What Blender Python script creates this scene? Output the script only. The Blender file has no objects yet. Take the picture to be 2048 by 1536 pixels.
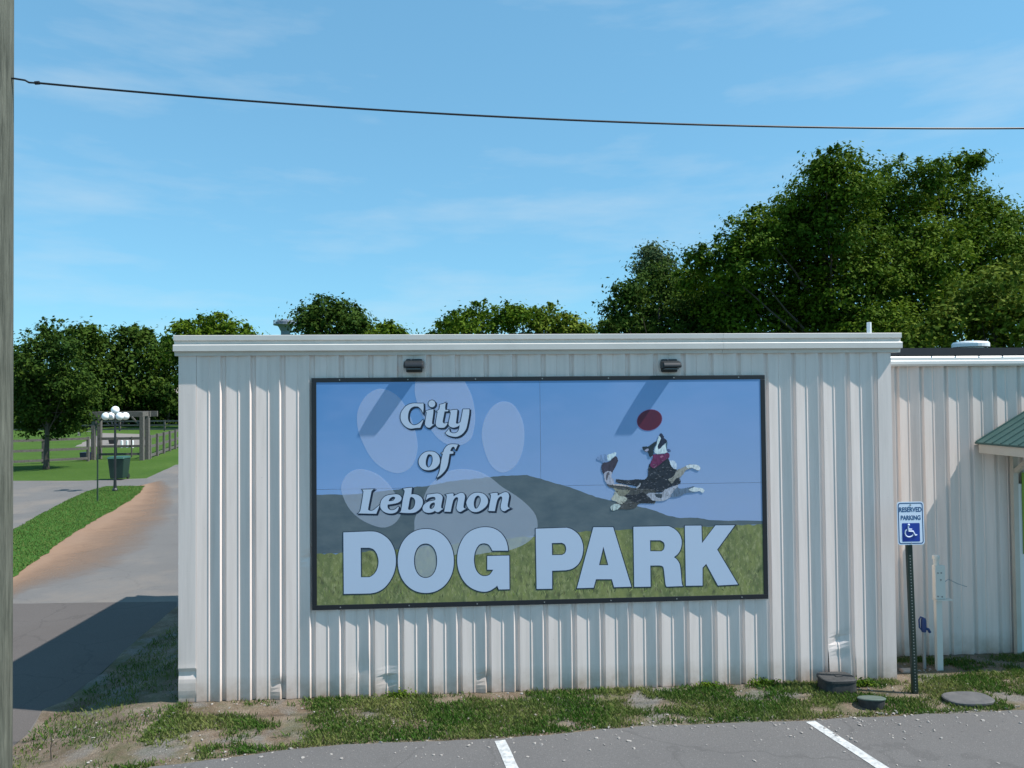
import bpy, bmesh, math, random
import numpy as np
from mathutils import Vector, Matrix, noise
from mathutils.geometry import delaunay_2d_cdt

scene = bpy.context.scene
# ------------------------------------------------------------------ camera
W, H, F = 2048, 1536, 1480.0
CAM = np.array([-0.814, -8.092, 3.166])
_yaw, _pit, _rol = (math.radians(a) for a in (3.441, 1.247, -0.506))
FW = np.array([math.sin(_yaw)*math.cos(_pit), math.cos(_yaw)*math.cos(_pit), math.sin(_pit)])
_r = np.array([math.cos(_yaw), -math.sin(_yaw), 0.0]); _u = np.cross(_r, FW)
RT = math.cos(_rol)*_r + math.sin(_rol)*_u
UP = -math.sin(_rol)*_r + math.cos(_rol)*_u
cam = bpy.data.objects.new('camera', bpy.data.cameras.new('camera'))
scene.collection.objects.link(cam)
cam.data.sensor_width = 36.0; cam.data.lens = F/W*36.0
cam.data.clip_end = 3000.0
cam.matrix_world = Matrix(((RT[0], UP[0], -FW[0], CAM[0]), (RT[1], UP[1], -FW[1], CAM[1]),
                           (RT[2], UP[2], -FW[2], CAM[2]), (0, 0, 0, 1)))
scene.camera = cam
def ray(px, py): return FW + RT*((px-W/2)/F) - UP*((py-H/2)/F)
def on_z(px, py, z):
    d = ray(px, py); return CAM + d*((z-CAM[2])/d[2])
def on_y(px, py, y=0.0):
    d = ray(px, py); return CAM + d*((y-CAM[1])/d[1])
# ------------------------------------------------------------------ sky and sun
SUN = Vector((1.0, -0.262, 1.42)).normalized()
SUN_EL = math.asin(SUN.z); SUN_AZ = math.atan2(SUN.x, SUN.y)
world = bpy.data.worlds.new('World'); scene.world = world; world.use_nodes = True
wn, wl = world.node_tree.nodes, world.node_tree.links
wn.clear()
w_out = wn.new('ShaderNodeOutputWorld'); w_bg = wn.new('ShaderNodeBackground')
sky = wn.new('ShaderNodeTexSky'); sky.sky_type = 'NISHITA'; sky.sun_disc = False
sky.sun_elevation = SUN_EL; sky.sun_rotation = SUN_AZ
sky.altitude = 200; sky.air_density = 1.0; sky.dust_density = 0.15; sky.ozone_density = 1.2
w_bg.inputs['Strength'].default_value = 0.14
tc = wn.new('ShaderNodeTexCoord'); mp = wn.new('ShaderNodeMapping')
mp.inputs['Scale'].default_value = (2.4, 2.4, 11.0); mp.inputs['Location'].default_value = (0.05, 0.6, 1.4)
nz = wn.new('ShaderNodeTexNoise'); nz.inputs['Scale'].default_value = 1.6
nz.inputs['Detail'].default_value = 7; nz.inputs['Roughness'].default_value = 0.55
cr = wn.new('ShaderNodeValToRGB'); cr.color_ramp.elements[0].position = 0.50; cr.color_ramp.elements[1].position = 0.86
cr.color_ramp.elements[1].color = (0.42, 0.42, 0.42, 1)
mx = wn.new('ShaderNodeMixRGB'); mx.inputs['Color2'].default_value = (3.6, 4.1, 4.4, 1)
wl.new(tc.outputs['Generated'], mp.inputs['Vector']); wl.new(mp.outputs['Vector'], nz.inputs['Vector'])
wl.new(nz.outputs['Fac'], cr.inputs['Fac']); wl.new(cr.outputs['Color'], mx.inputs['Fac'])
tn = wn.new('ShaderNodeMixRGB'); tn.blend_type = 'MULTIPLY'; tn.inputs['Fac'].default_value = 1.0; tn.inputs['Color2'].default_value = (0.82, 1.60, 2.02, 1)
gm = wn.new('ShaderNodeGamma'); gm.inputs['Gamma'].default_value = 0.48
wl.new(sky.outputs['Color'], gm.inputs['Color']); wl.new(gm.outputs['Color'], tn.inputs['Color1']); wl.new(tn.outputs['Color'], mx.inputs['Color1']); wl.new(mx.outputs['Color'], w_bg.inputs['Color'])
wl.new(w_bg.outputs['Background'], w_out.inputs['Surface'])
sl = bpy.data.lights.new('sun', 'SUN'); sl.energy = 4.4; sl.angle = math.radians(0.55); sl.color = (1.0, 0.975, 0.94)
so = bpy.data.objects.new('sun', sl); scene.collection.objects.link(so)
so.rotation_euler = (-SUN).to_track_quat('-Z', 'Y').to_euler(); so.location = (20, -5, 30)
scene.view_settings.view_transform = 'Standard'; scene.view_settings.look = 'None'
scene.view_settings.exposure = 0.52; scene.view_settings.gamma = 1.0
scene.view_settings.use_curve_mapping = False

# ------------------------------------------------------------------ helpers
rnd = random.Random(7); npr = np.random.default_rng(11)
COL = scene.collection
ORG = {}
def s2l(c):
    c = c/255.0
    return c/12.92 if c <= 0.04045 else ((c+0.055)/1.055)**2.4
def rgb(r, g, b, k=1.0): return (min(1, s2l(r)*k), min(1, s2l(g)*k), min(1, s2l(b)*k), 1.0)

def tag(o, label=None, cat=None, group=None, kind=None):
    if label: o['label'] = label
    if cat: o['category'] = cat
    if group: o['group'] = group
    if kind: o['kind'] = kind
    return o
def thing(name, loc, label, cat, group=None):
    e = bpy.data.objects.new(name, None); COL.objects.link(e)
    e.location = tuple(loc); e.empty_display_size = 0.1
    ORG[e.name] = np.array(loc, float)
    return tag(e, label, cat, group)
def place(name, me, mat, parent=None):
    o = bpy.data.objects.new(name, me); COL.objects.link(o)
    if mat is not None and not me.materials: me.materials.append(mat)
    if parent is not None:
        o.parent = parent; ORG[o.name] = ORG[parent.name]
    else: ORG[o.name] = np.zeros(3)
    return o
def origin(parent): return ORG[parent.name] if parent is not None else np.zeros(3)

class MB:
    def __init__(s): s.v = []; s.f = []; s.smooth = False
    def add(s, vs, fs):
        n = len(s.v); s.v.extend(tuple(map(float, p)) for p in vs); s.f.extend(tuple(i+n for i in f) for f in fs); return s
    def box(s, lo, hi):
        (a, b, c), (d, e, f) = lo, hi
        return s.add([(a,b,c),(d,b,c),(d,e,c),(a,e,c),(a,b,f),(d,b,f),(d,e,f),(a,e,f)],
                     [(0,3,2,1),(4,5,6,7),(0,1,5,4),(1,2,6,5),(2,3,7,6),(3,0,4,7)])
    def bar(s, p, q, w, h, up=(0,0,1)):
        p, q = np.array(p, float), np.array(q, float); d = q-p; d /= np.linalg.norm(d)
        up = np.array(up, float)
        x = np.cross(d, up)
        if np.linalg.norm(x) < 1e-6: x = np.cross(d, (1, 0, 0))
        x /= np.linalg.norm(x); y = np.cross(x, d)
        vs = [c + x*a*w/2 + y*b*h/2 for c in (p, q) for a, b in ((-1,-1),(1,-1),(1,1),(-1,1))]
        return s.add(vs, [(3,2,1,0),(4,5,6,7),(0,1,5,4),(1,2,6,5),(2,3,7,6),(3,0,4,7)])
    def tube(s, pts, rad, n=8, cap=True):
        pts = [np.array(p, float) for p in pts]; k = len(pts)
        if not hasattr(rad, '__len__'): rad = [rad]*k
        vs = []; prev = None
        for i, p in enumerate(pts):
            d = pts[min(i+1, k-1)] - pts[max(i-1, 0)]; d /= (np.linalg.norm(d)+1e-9)
            ref = np.array((0, 0, 1.0)) if abs(d[2]) < .9 else np.array((1.0, 0, 0))
            x = prev if prev is not None else np.cross(d, ref)
            x = x - d*np.dot(x, d); x /= np.linalg.norm(x); prev = x; y = np.cross(d, x)
            vs += [p + rad[i]*(math.cos(2*math.pi*j/n)*x + math.sin(2*math.pi*j/n)*y) for j in range(n)]
        fs = [(i*n+j, i*n+(j+1) % n, (i+1)*n+(j+1) % n, (i+1)*n+j) for i in range(k-1) for j in range(n)]
        if cap: fs += [tuple(range(n-1, -1, -1)), tuple(range((k-1)*n, k*n))]
        return s.add(vs, fs)
    def lathe(s, prof, c=(0,0,0), n=20):
        vs = [(c[0]+r*math.cos(2*math.pi*j/n), c[1]+r*math.sin(2*math.pi*j/n), c[2]+z) for r, z in prof for j in range(n)]
        k = len(prof)
        fs = [(i*n+j, i*n+(j+1) % n, (i+1)*n+(j+1) % n, (i+1)*n+j) for i in range(k-1) for j in range(n)]
        fs += [tuple(range(n-1, -1, -1)), tuple(range((k-1)*n, k*n))]
        return s.add(vs, fs)
    def sphere(s, c, r, n=16, m=10):
        return s.lathe([(r*math.sin(math.pi*max(.02, min(.98, i/m))), -r*math.cos(math.pi*i/m)) for i in range(m+1)], c, n)
    def extrude_x(s, prof, x0, x1):           # prof: closed loop of (y, z), counter-clockwise seen from +x
        n = len(prof)
        vs = [(x0, y, z) for y, z in prof] + [(x1, y, z) for y, z in prof]
        fs = [(i, (i+1) % n, n+(i+1) % n, n+i) for i in range(n)] + [tuple(range(n-1, -1, -1)), tuple(range(n, 2*n))]
        return s.add(vs, fs)
    def mesh(s, name, org=(0,0,0), smooth=False):
        me = bpy.data.meshes.new(name)
        o = np.array(org, float)
        me.from_pydata([tuple(np.array(p)-o) for p in s.v], [], s.f); me.update()
        bm = bmesh.new(); bm.from_mesh(me); bmesh.ops.recalc_face_normals(bm, faces=bm.faces); bm.to_mesh(me); bm.free()
        if smooth:
            for p in me.polygons: p.use_smooth = True
        return me
    def build(s, name, mat, parent=None, smooth=False, bevel=0.0):
        o = place(name, s.mesh(name, origin(parent), smooth), mat, parent)
        if bevel:
            b = o.modifiers.new('bevel', 'BEVEL'); b.width = bevel; b.segments = 2; b.limit_method = 'ANGLE'
        return o

# ------------------------------------------------------------------ materials
def mat(name, col, rough=0.6, metal=0.0, noise_s=0, noise_amt=0.0, col2=None, bump=0.0, bump_s=50, spec=0.5, stretch=None, coord='Object', detail=6, trans=0.0):
    m = bpy.data.materials.new(name); m.use_nodes = True
    nt = m.node_tree; n, l = nt.nodes, nt.links; b = n['Principled BSDF']
    b.inputs['Base Color'].default_value = col if len(col) == 4 else (*col, 1)
    b.inputs['Roughness'].default_value = rough; b.inputs['Metallic'].default_value = metal
    b.inputs['Specular IOR Level'].default_value = spec
    t = n.new('ShaderNodeTexCoord'); mpn = n.new('ShaderNodeMapping'); l.new(t.outputs[coord], mpn.inputs['Vector'])
    if stretch: mpn.inputs['Scale'].default_value = stretch
    if noise_s and col2 is not None:
        z = n.new('ShaderNodeTexNoise'); z.inputs['Scale'].default_value = noise_s; z.inputs['Detail'].default_value = detail
        z.inputs['Roughness'].default_value = 0.62
        l.new(mpn.outputs['Vector'], z.inputs['Vector'])
        r = n.new('ShaderNodeValToRGB'); a = noise_amt
        r.color_ramp.elements[0].position = 0.5-a; r.color_ramp.elements[1].position = 0.5+a
        r.color_ramp.elements[0].color = col if len(col) == 4 else (*col, 1)
        r.color_ramp.elements[1].color = col2 if len(col2) == 4 else (*col2, 1)
        l.new(z.outputs['Fac'], r.inputs['Fac']); l.new(r.outputs['Color'], b.inputs['Base Color'])
    if bump:
        z2 = n.new('ShaderNodeTexNoise'); z2.inputs['Scale'].default_value = bump_s; z2.inputs['Detail'].default_value = 5
        l.new(mpn.outputs['Vector'], z2.inputs['Vector'])
        bp = n.new('ShaderNodeBump'); bp.inputs['Strength'].default_value = bump; bp.inputs['Distance'].default_value = 0.02
        l.new(z2.outputs['Fac'], bp.inputs['Height']); l.new(bp.outputs['Normal'], b.inputs['Normal'])
    return m
def nodes_of(m): return m.node_tree.nodes, m.node_tree.links, m.node_tree.nodes['Principled BSDF']
def mixn(n, l, fac, a, b):
    x = n.new('ShaderNodeMixRGB')
    for k, v in (('Fac', fac), ('Color1', a), ('Color2', b)):
        if isinstance(v, (tuple, float, int)): x.inputs[k].default_value = v
        else: l.new(v, x.inputs[k])
    return x.outputs['Color']
def ramp(n, l, src, p0, p1, c0=(0,0,0,1), c1=(1,1,1,1)):
    r = n.new('ShaderNodeValToRGB'); r.color_ramp.elements[0].position = p0; r.color_ramp.elements[1].position = p1
    r.color_ramp.elements[0].color = c0; r.color_ramp.elements[1].color = c1; l.new(src, r.inputs['Fac']); return r.outputs['Color']
def noisen(n, l, vec, s, d=5, r=.6):
    z = n.new('ShaderNodeTexNoise'); z.inputs['Scale'].default_value = s; z.inputs['Detail'].default_value = d; z.inputs['Roughness'].default_value = r
    if vec is not None: l.new(vec, z.inputs['Vector'])
    return z.outputs['Fac']

def wall_material(name, base):
    m = mat(name, base, 0.42, spec=0.4)
    n, l, b = nodes_of(m)
    g = n.new('ShaderNodeNewGeometry'); sx = n.new('ShaderNodeSeparateXYZ'); l.new(g.outputs['Position'], sx.inputs[0])
    mpn = n.new('ShaderNodeMapping'); l.new(g.outputs['Position'], mpn.inputs['Vector']); mpn.inputs['Scale'].default_value = (9, 9, 0.55)
    streak = ramp(n, l, noisen(n, l, mpn.outputs['Vector'], 1.6, 6), 0.42, 0.75, (0,0,0,1), (.48,.48,.48,1))
    c1 = mixn(n, l, streak, base, (base[0]*.70, base[1]*.70, base[2]*.69, 1))
    # splashed soil near the base
    mr = n.new('ShaderNodeMapRange'); mr.inputs['From Min'].default_value = 0.38; mr.inputs['From Max'].default_value = 0.0
    l.new(sx.outputs['Z'], mr.inputs['Value'])
    mul = n.new('ShaderNodeMath'); mul.operation = 'MULTIPLY'; l.new(mr.outputs['Result'], mul.inputs[0])
    l.new(noisen(n, l, g.outputs['Position'], 4.0, 7, .7), mul.inputs[1])
    soil = ramp(n, l, mul.outputs[0], 0.14, 0.62, (0,0,0,1), (.75,.75,.75,1))
    c2 = mixn(n, l, soil, c1, (0.33, 0.22, 0.14, 1))
    spk = ramp(n, l, noisen(n, l, g.outputs['Position'], 46, 3, .5), 0.70, 0.78, (0,0,0,1), (.35,.35,.35,1))
    c3 = mixn(n, l, spk, c2, (0.30, 0.27, 0.24, 1))
    l.new(c3, b.inputs['Base Color'])
    return m
M = {}
M['wall'] = wall_material('painted_steel', (0.82, 0.70, 0.635, 1))
M['wing'] = wall_material('painted_steel_cream', (0.76, 0.645, 0.575, 1))
M['trim'] = mat('trim_white', (0.70, 0.655, 0.60), 0.45, noise_s=3, noise_amt=.25, col2=(0.60, 0.56, 0.515))
M['trim2'] = mat('trim_bright', (0.78, 0.75, 0.70), 0.4)
M['frame'] = mat('frame_black', (0.012, 0.014, 0.018), 0.45)
M['black'] = mat('black_metal', (0.02, 0.021, 0.023), 0.4)
M['lens'] = mat('lamp_lens', (0.10, 0.11, 0.12), 0.2)
M['roof_dark'] = mat('roof_dark', (0.022, 0.024, 0.03), 0.7)
M['roof_grey'] = mat('roof_grey', (0.45, 0.45, 0.44), 0.5)
M['green_roof'] = mat('porch_green', (0.032, 0.080, 0.072), 0.6, noise_s=6, noise_amt=.3, col2=(0.05, 0.11, 0.098), stretch=(8, 1, 1))
M['cream'] = mat('cream_trim', (0.55, 0.51, 0.43), 0.55, noise_s=5, noise_amt=.3, col2=(0.47, 0.43, 0.36))
M['pvc'] = mat('white_pvc', (0.80, 0.80, 0.79), 0.4)
M['pole_wood'] = mat('weathered_pole', (0.045, 0.05, 0.038), 0.95, noise_s=2.6, noise_amt=.22, col2=(0.155, 0.16, 0.125), stretch=(14, 14, 0.7), bump=0.7, bump_s=8, coord='Object')
M['wood_grey'] = mat('grey_timber', (0.065, 0.058, 0.05), 0.9, noise_s=4, noise_amt=.25, col2=(0.17, 0.155, 0.14), stretch=(3, 3, 3))
M['wire'] = mat('wire_black', (0.015, 0.016, 0.02), 0.5)
M['bark'] = mat('bark', (0.045, 0.036, 0.028), 0.95, noise_s=5, noise_amt=.25, col2=(0.10, 0.082, 0.066), stretch=(4, 4, .8))
M['globe'] = mat('white_globe', (0.88, 0.88, 0.88), 0.25)
M['bin_green'] = mat('bin_green', (0.010, 0.035, 0.022), 0.5)
M['bin_lid'] = mat('bin_lid_green', (0.028, 0.085, 0.06), 0.45)
M['navy'] = mat('navy_plastic', (0.015, 0.022, 0.045), 0.5)
M['stake'] = mat('stake_green', (0.03, 0.055, 0.035), 0.6)
M['signpost'] = mat('post_dark_green', (0.012, 0.028, 0.02), 0.45)
M['hole'] = mat('bare_zinc', (0.32, 0.34, 0.34), 0.4, 0.5)
M['plate'] = mat('sign_white', (0.74, 0.82, 0.93), 0.4)
M['signblue'] = mat('sign_blue', (0.012, 0.05, 0.33), 0.4)
M['signtext'] = mat('sign_text', (0.02, 0.085, 0.22), 0.4)
M['plate_w'] = mat('symbol_white', (0.68, 0.74, 0.85), 0.4)
M['hydrant'] = mat('hydrant_blue', (0.02, 0.05, 0.16), 0.5)
M['galv'] = mat('galvanised', (0.38, 0.38, 0.37), 0.45, 0.4)
M['pedestal'] = mat('pedestal_cream', (0.66, 0.63, 0.56), 0.5)
M['boxblack'] = mat('valve_box_black', (0.022, 0.023, 0.024), 0.75, noise_s=18, noise_amt=.2, col2=(0.06, 0.058, 0.055))
M['lidgreen'] = mat('valve_lid_green', (0.06, 0.10, 0.08), 0.7, noise_s=14, noise_amt=.3, col2=(0.13, 0.15, 0.125))
M['lidgrey'] = mat('valve_lid_grey', (0.06, 0.06, 0.064), 0.85, noise_s=10, noise_amt=.3, col2=(0.13, 0.125, 0.12))
M['stone'] = mat('stone_pale', (0.42, 0.39, 0.35), 0.9, noise_s=3, noise_amt=.3, col2=(0.25, 0.22, 0.195))
M['stone2'] = mat('stone_grey', (0.22, 0.20, 0.19), 0.9, noise_s=9, noise_amt=.3, col2=(0.40, 0.36, 0.32))
M['tower'] = mat('tower_steel', (0.15, 0.18, 0.23), 0.6)
M['house'] = mat('house_wall', (0.52, 0.50, 0.46), 0.7)
M['houseroof'] = mat('house_roof', (0.45, 0.40, 0.36), 0.8)
M['glass'] = mat('dark_glass', (0.02, 0.025, 0.03), 0.1)
M['paint'] = mat('line_paint', (0.60, 0.60, 0.58), 0.7, noise_s=22, noise_amt=.16, col2=(0.33, 0.33, 0.325))
M['poster'] = mat('poster_green', (0.22, 0.36, 0.03), 0.5)

def asphalt(name, c1, c2, spots, dirt=None):
    m = mat(name, c1, 0.9, spec=0.25)
    n, l, b = nodes_of(m)
    g = n.new('ShaderNodeNewGeometry'); P = g.outputs['Position']
    big = ramp(n, l, noisen(n, l, P, 0.55, 5), 0.32, 0.70)
    c = mixn(n, l, big, c1, c2)
    fine = ramp(n, l, noisen(n, l, P, 95, 4, .75), 0.30, 0.72)
    dark = tuple(v*.72 for v in c1[:3])+(1,)
    c = mixn(n, l, fine, dark, c)
    sp = ramp(n, l, noisen(n, l, P, 60, 2, .5), 0.66, 0.72, (0,0,0,1), (spots, spots, spots, 1))
    c = mixn(n, l, sp, c, (0.42, 0.40, 0.37, 1))
    vo = n.new('ShaderNodeTexVoronoi'); vo.feature = 'DISTANCE_TO_EDGE'; vo.inputs['Scale'].default_value = 0.55
    wv = n.new('ShaderNodeVectorMath'); wv.operation = 'MULTIPLY_ADD'; wv.inputs[1].default_value = (.5, .5, .5); nc = n.new('ShaderNodeTexNoise'); nc.inputs['Scale'].default_value = 2.2; nc.inputs['Detail'].default_value = 6
    l.new(P, nc.inputs['Vector']); l.new(nc.outputs['Color'], wv.inputs[0]); l.new(P, wv.inputs[2]); l.new(wv.outputs[0], vo.inputs['Vector'])
    crk = ramp(n, l, vo.outputs['Distance'], 0.003, 0.010, (.28,.28,.28,1), (0,0,0,1))
    c = mixn(n, l, crk, c, tuple(v*.45 for v in c1[:3])+(1,))
    st_ = ramp(n, l, noisen(n, l, P, 1.7, 5, .7), 0.60, 0.76, (0,0,0,1), (.4,.4,.4,1))
    c = mixn(n, l, st_, c, tuple(v*.6 for v in c1[:3])+(1,))
    if dirt:
        d = ramp(n, l, noisen(n, l, P, 0.35, 6, .65), 0.50, 0.68, (0,0,0,1), (.65,.65,.65,1))
        c = mixn(n, l, d, c, dirt)
    l.new(c, b.inputs['Base Color'])
    bp = n.new('ShaderNodeBump'); bp.inputs['Strength'].default_value = 0.5; bp.inputs['Distance'].default_value = 0.006
    l.new(noisen(n, l, P, 130, 4, .7), bp.inputs['Height']); l.new(bp.outputs['Normal'], b.inputs['Normal'])
    return m
M['lot'] = asphalt('lot_asphalt', (0.138, 0.131, 0.127, 1), (0.178, 0.168, 0.161, 1), 0.3)
M['drive'] = asphalt('drive_asphalt', (0.165, 0.153, 0.143, 1), (0.205, 0.19, 0.176, 1), 0.12, (0.23, 0.19, 0.155, 1))
M['apron'] = asphalt('apron_asphalt', (0.122, 0.104, 0.094, 1), (0.148, 0.128, 0.116, 1), 0.1)
M['dirt'] = asphalt('orange_dirt', (0.33, 0.20, 0.125, 1), (0.27, 0.18, 0.125, 1), 0.3)

def grass_mat(name, a, b_, c_):
    m = mat(name, a, 0.95, spec=0.1)
    n, l, b = nodes_of(m)
    g = n.new('ShaderNodeNewGeometry'); P = g.outputs['Position']
    c = mixn(n, l, ramp(n, l, noisen(n, l, P, 0.25, 6), 0.35, 0.68), a, b_)
    c = mixn(n, l, ramp(n, l, noisen(n, l, P, 7, 5, .7), 0.38, 0.70, (0,0,0,1), (.7,.7,.7,1)), c, c_)
    l.new(c, b.inputs['Base Color'])
    bp = n.new('ShaderNodeBump'); bp.inputs['Strength'].default_value = 0.9; bp.inputs['Distance'].default_value = 0.05
    l.new(noisen(n, l, P, 24, 4, .8), bp.inputs['Height']); l.new(bp.outputs['Normal'], b.inputs['Normal'])
    return m
M['lawn'] = grass_mat('lawn', (0.058, 0.115, 0.018, 1), (0.085, 0.145, 0.028, 1), (0.042, 0.09, 0.015, 1))
M['verge'] = grass_mat('verge_grass', (0.055, 0.145, 0.022, 1), (0.075, 0.17, 0.03, 1), (0.045, 0.11, 0.018, 1))
def soil_mat():
    m = mat('stony_soil', (0.25, 0.18, 0.12, 1), 0.95, spec=0.15)
    n, l, b = nodes_of(m)
    g = n.new('ShaderNodeNewGeometry'); P = g.outputs['Position']
    c = mixn(n, l, ramp(n, l, noisen(n, l, P, 2.2, 7, .7), 0.36, 0.64), (0.17, 0.115, 0.075, 1), (0.34, 0.27, 0.20, 1))
    c = mixn(n, l, ramp(n, l, noisen(n, l, P, 1.3, 4, .6), 0.52, 0.62), c, (0.24, 0.225, 0.205, 1))
    c = mixn(n, l, ramp(n, l, noisen(n, l, P, 38, 5, .8), 0.40, 0.66, (0,0,0,1), (.6,.6,.6,1)), c, (0.12, 0.095, 0.07, 1))
    c = mixn(n, l, ramp(n, l, noisen(n, l, P, 70, 3, .6), 0.62, 0.70, (0,0,0,1), (.8,.8,.8,1)), c, (0.46, 0.42, 0.37, 1))
    c = mixn(n, l, ramp(n, l, noisen(n, l, P, 1.9, 6, .7), 0.46, 0.62, (0,0,0,1), (.55,.55,.55,1)), c, (0.085, 0.105, 0.04, 1))
    l.new(c, b.inputs['Base Color'])
    bp = n.new('ShaderNodeBump'); bp.inputs['Strength'].default_value = 1.0; bp.inputs['Distance'].default_value = 0.03
    l.new(noisen(n, l, P, 30, 6, .8), bp.inputs['Height']); l.new(bp.outputs['Normal'], b.inputs['Normal'])
    return m
M['soil'] = soil_mat()
def leaf_mat(name, c1, c2, trans=0.25):
    m = bpy.data.materials.new(name); m.use_nodes = True
    n, l = m.node_tree.nodes, m.node_tree.links; n.clear()
    out = n.new('ShaderNodeOutputMaterial'); at = n.new('ShaderNodeAttribute'); at.attribute_name = 'tint'
    c = mixn(n, l, at.outputs['Fac'], c1, c2)
    d = n.new('ShaderNodeBsdfPrincipled'); d.inputs['Roughness'].default_value = 0.7; d.inputs['Specular IOR Level'].default_value = 0.06
    t = n.new('ShaderNodeBsdfTranslucent'); s = n.new('ShaderNodeMixShader'); s.inputs['Fac'].default_value = trans
    l.new(c, d.inputs['Base Color']); l.new(c, t.inputs['Color']); l.new(d.outputs[0], s.inputs[1]); l.new(t.outputs[0], s.inputs[2])
    l.new(s.outputs[0], out.inputs['Surface']); return m
M['leaf_a'] = leaf_mat('leaf_mid', (0.034, 0.080, 0.007, 1), (0.125, 0.185, 0.014, 1), 0.25)
M['leaf_b'] = leaf_mat('leaf_dark', (0.025, 0.058, 0.010, 1), (0.075, 0.12, 0.016, 1))
M['leaf_c'] = leaf_mat('leaf_light', (0.065, 0.11, 0.012, 1), (0.17, 0.21, 0.025, 1))
M['leaf_g'] = leaf_mat('leaf_greyish', (0.05, 0.085, 0.035, 1), (0.10, 0.14, 0.06, 1))
M['blade'] = leaf_mat('grass_blades', (0.055, 0.13, 0.02, 1), (0.22, 0.24, 0.08, 1), 0.35)

# ------------------------------------------------------------------ terrain
ROAD_Z = -0.20
def smooth(t): t = max(0.0, min(1.0, t)); return t*t*(3-2*t)
def gz(x, y=0.0): return ROAD_Z*smooth((-4.0-x)/1.3)
def gp(px, py): return on_z(px, py, ROAD_Z)
def rough_edge(poly, step, amp, seed=0.0):
    out = []
    for i, p in enumerate(poly):
        q = poly[(i+1) % len(poly)]; p2, q2 = np.array(p[:2]), np.array(q[:2])
        L = np.linalg.norm(q2-p2); k = max(1, min(80, int(L/step)))
        for j in range(k):
            t = p2+(q2-p2)*j/k
            a = amp*noise.noise(Vector((t[0]*2.3+seed, t[1]*2.3, seed)))+amp*.6*noise.noise(Vector((t[0]*8+seed, t[1]*8, seed+5)))
            nrm = np.array((-(q2-p2)[1], (q2-p2)[0]))/(L+1e-9)
            out.append(tuple(t+nrm*a))
    return out
def patch(name, poly, off, material, step=0.3, amp=0.04, grid=None, seed=0.0, kind='structure'):
    pts = rough_edge(poly, step, amp, seed)
    n = len(pts); vs = [Vector(p) for p in pts]
    xs = [p[0] for p in pts]; ys = [p[1] for p in pts]
    if grid:
        x = max(min(xs), -5.6)
        while x < min(max(xs), -3.8):
            y = min(ys)+grid*.5
            while y < max(ys): vs.append(Vector((x, y))); y += max(grid, .5)
            x += 0.13
    co, ed, fa, *_ = delaunay_2d_cdt(vs, [(i, (i+1) % n) for i in range(n)], [], 1, 1e-5)
    me = bpy.data.meshes.new(name)
    me.from_pydata([(c.x, c.y, gz(c.x, c.y)+off) for c in co], [], [tuple(f) for f in fa]); me.update()
    bm = bmesh.new(); bm.from_mesh(me); bmesh.ops.recalc_face_normals(bm, faces=bm.faces)
    for f in bm.faces:
        if f.normal.z < 0: f.normal_flip()
    bm.to_mesh(me); bm.free()
    o = place(name, me, material)
    return tag(o, kind=kind)
gx = [-900,-300,-100,-40,-15,-8,-5.6]+[-5.4+.1*i for i in range(16)]+[-3.8,-2,0,2,4,6,10,20,60,200,900]
gy = [-200,-60,-20,-8,-4,-2,-1,0,1,2,4,8,15,30,60,120,250,500,1200]
me = bpy.data.meshes.new('ground')
me.from_pydata([(x, y, gz(x, y)-0.02) for y in gy for x in gx], [],
               [(j*len(gx)+i, j*len(gx)+i+1, (j+1)*len(gx)+i+1, (j+1)*len(gx)+i) for j in range(len(gy)-1) for i in range(len(gx)-1)])
me.update(); tag(place('ground', me, M['lawn']), kind='structure')

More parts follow.
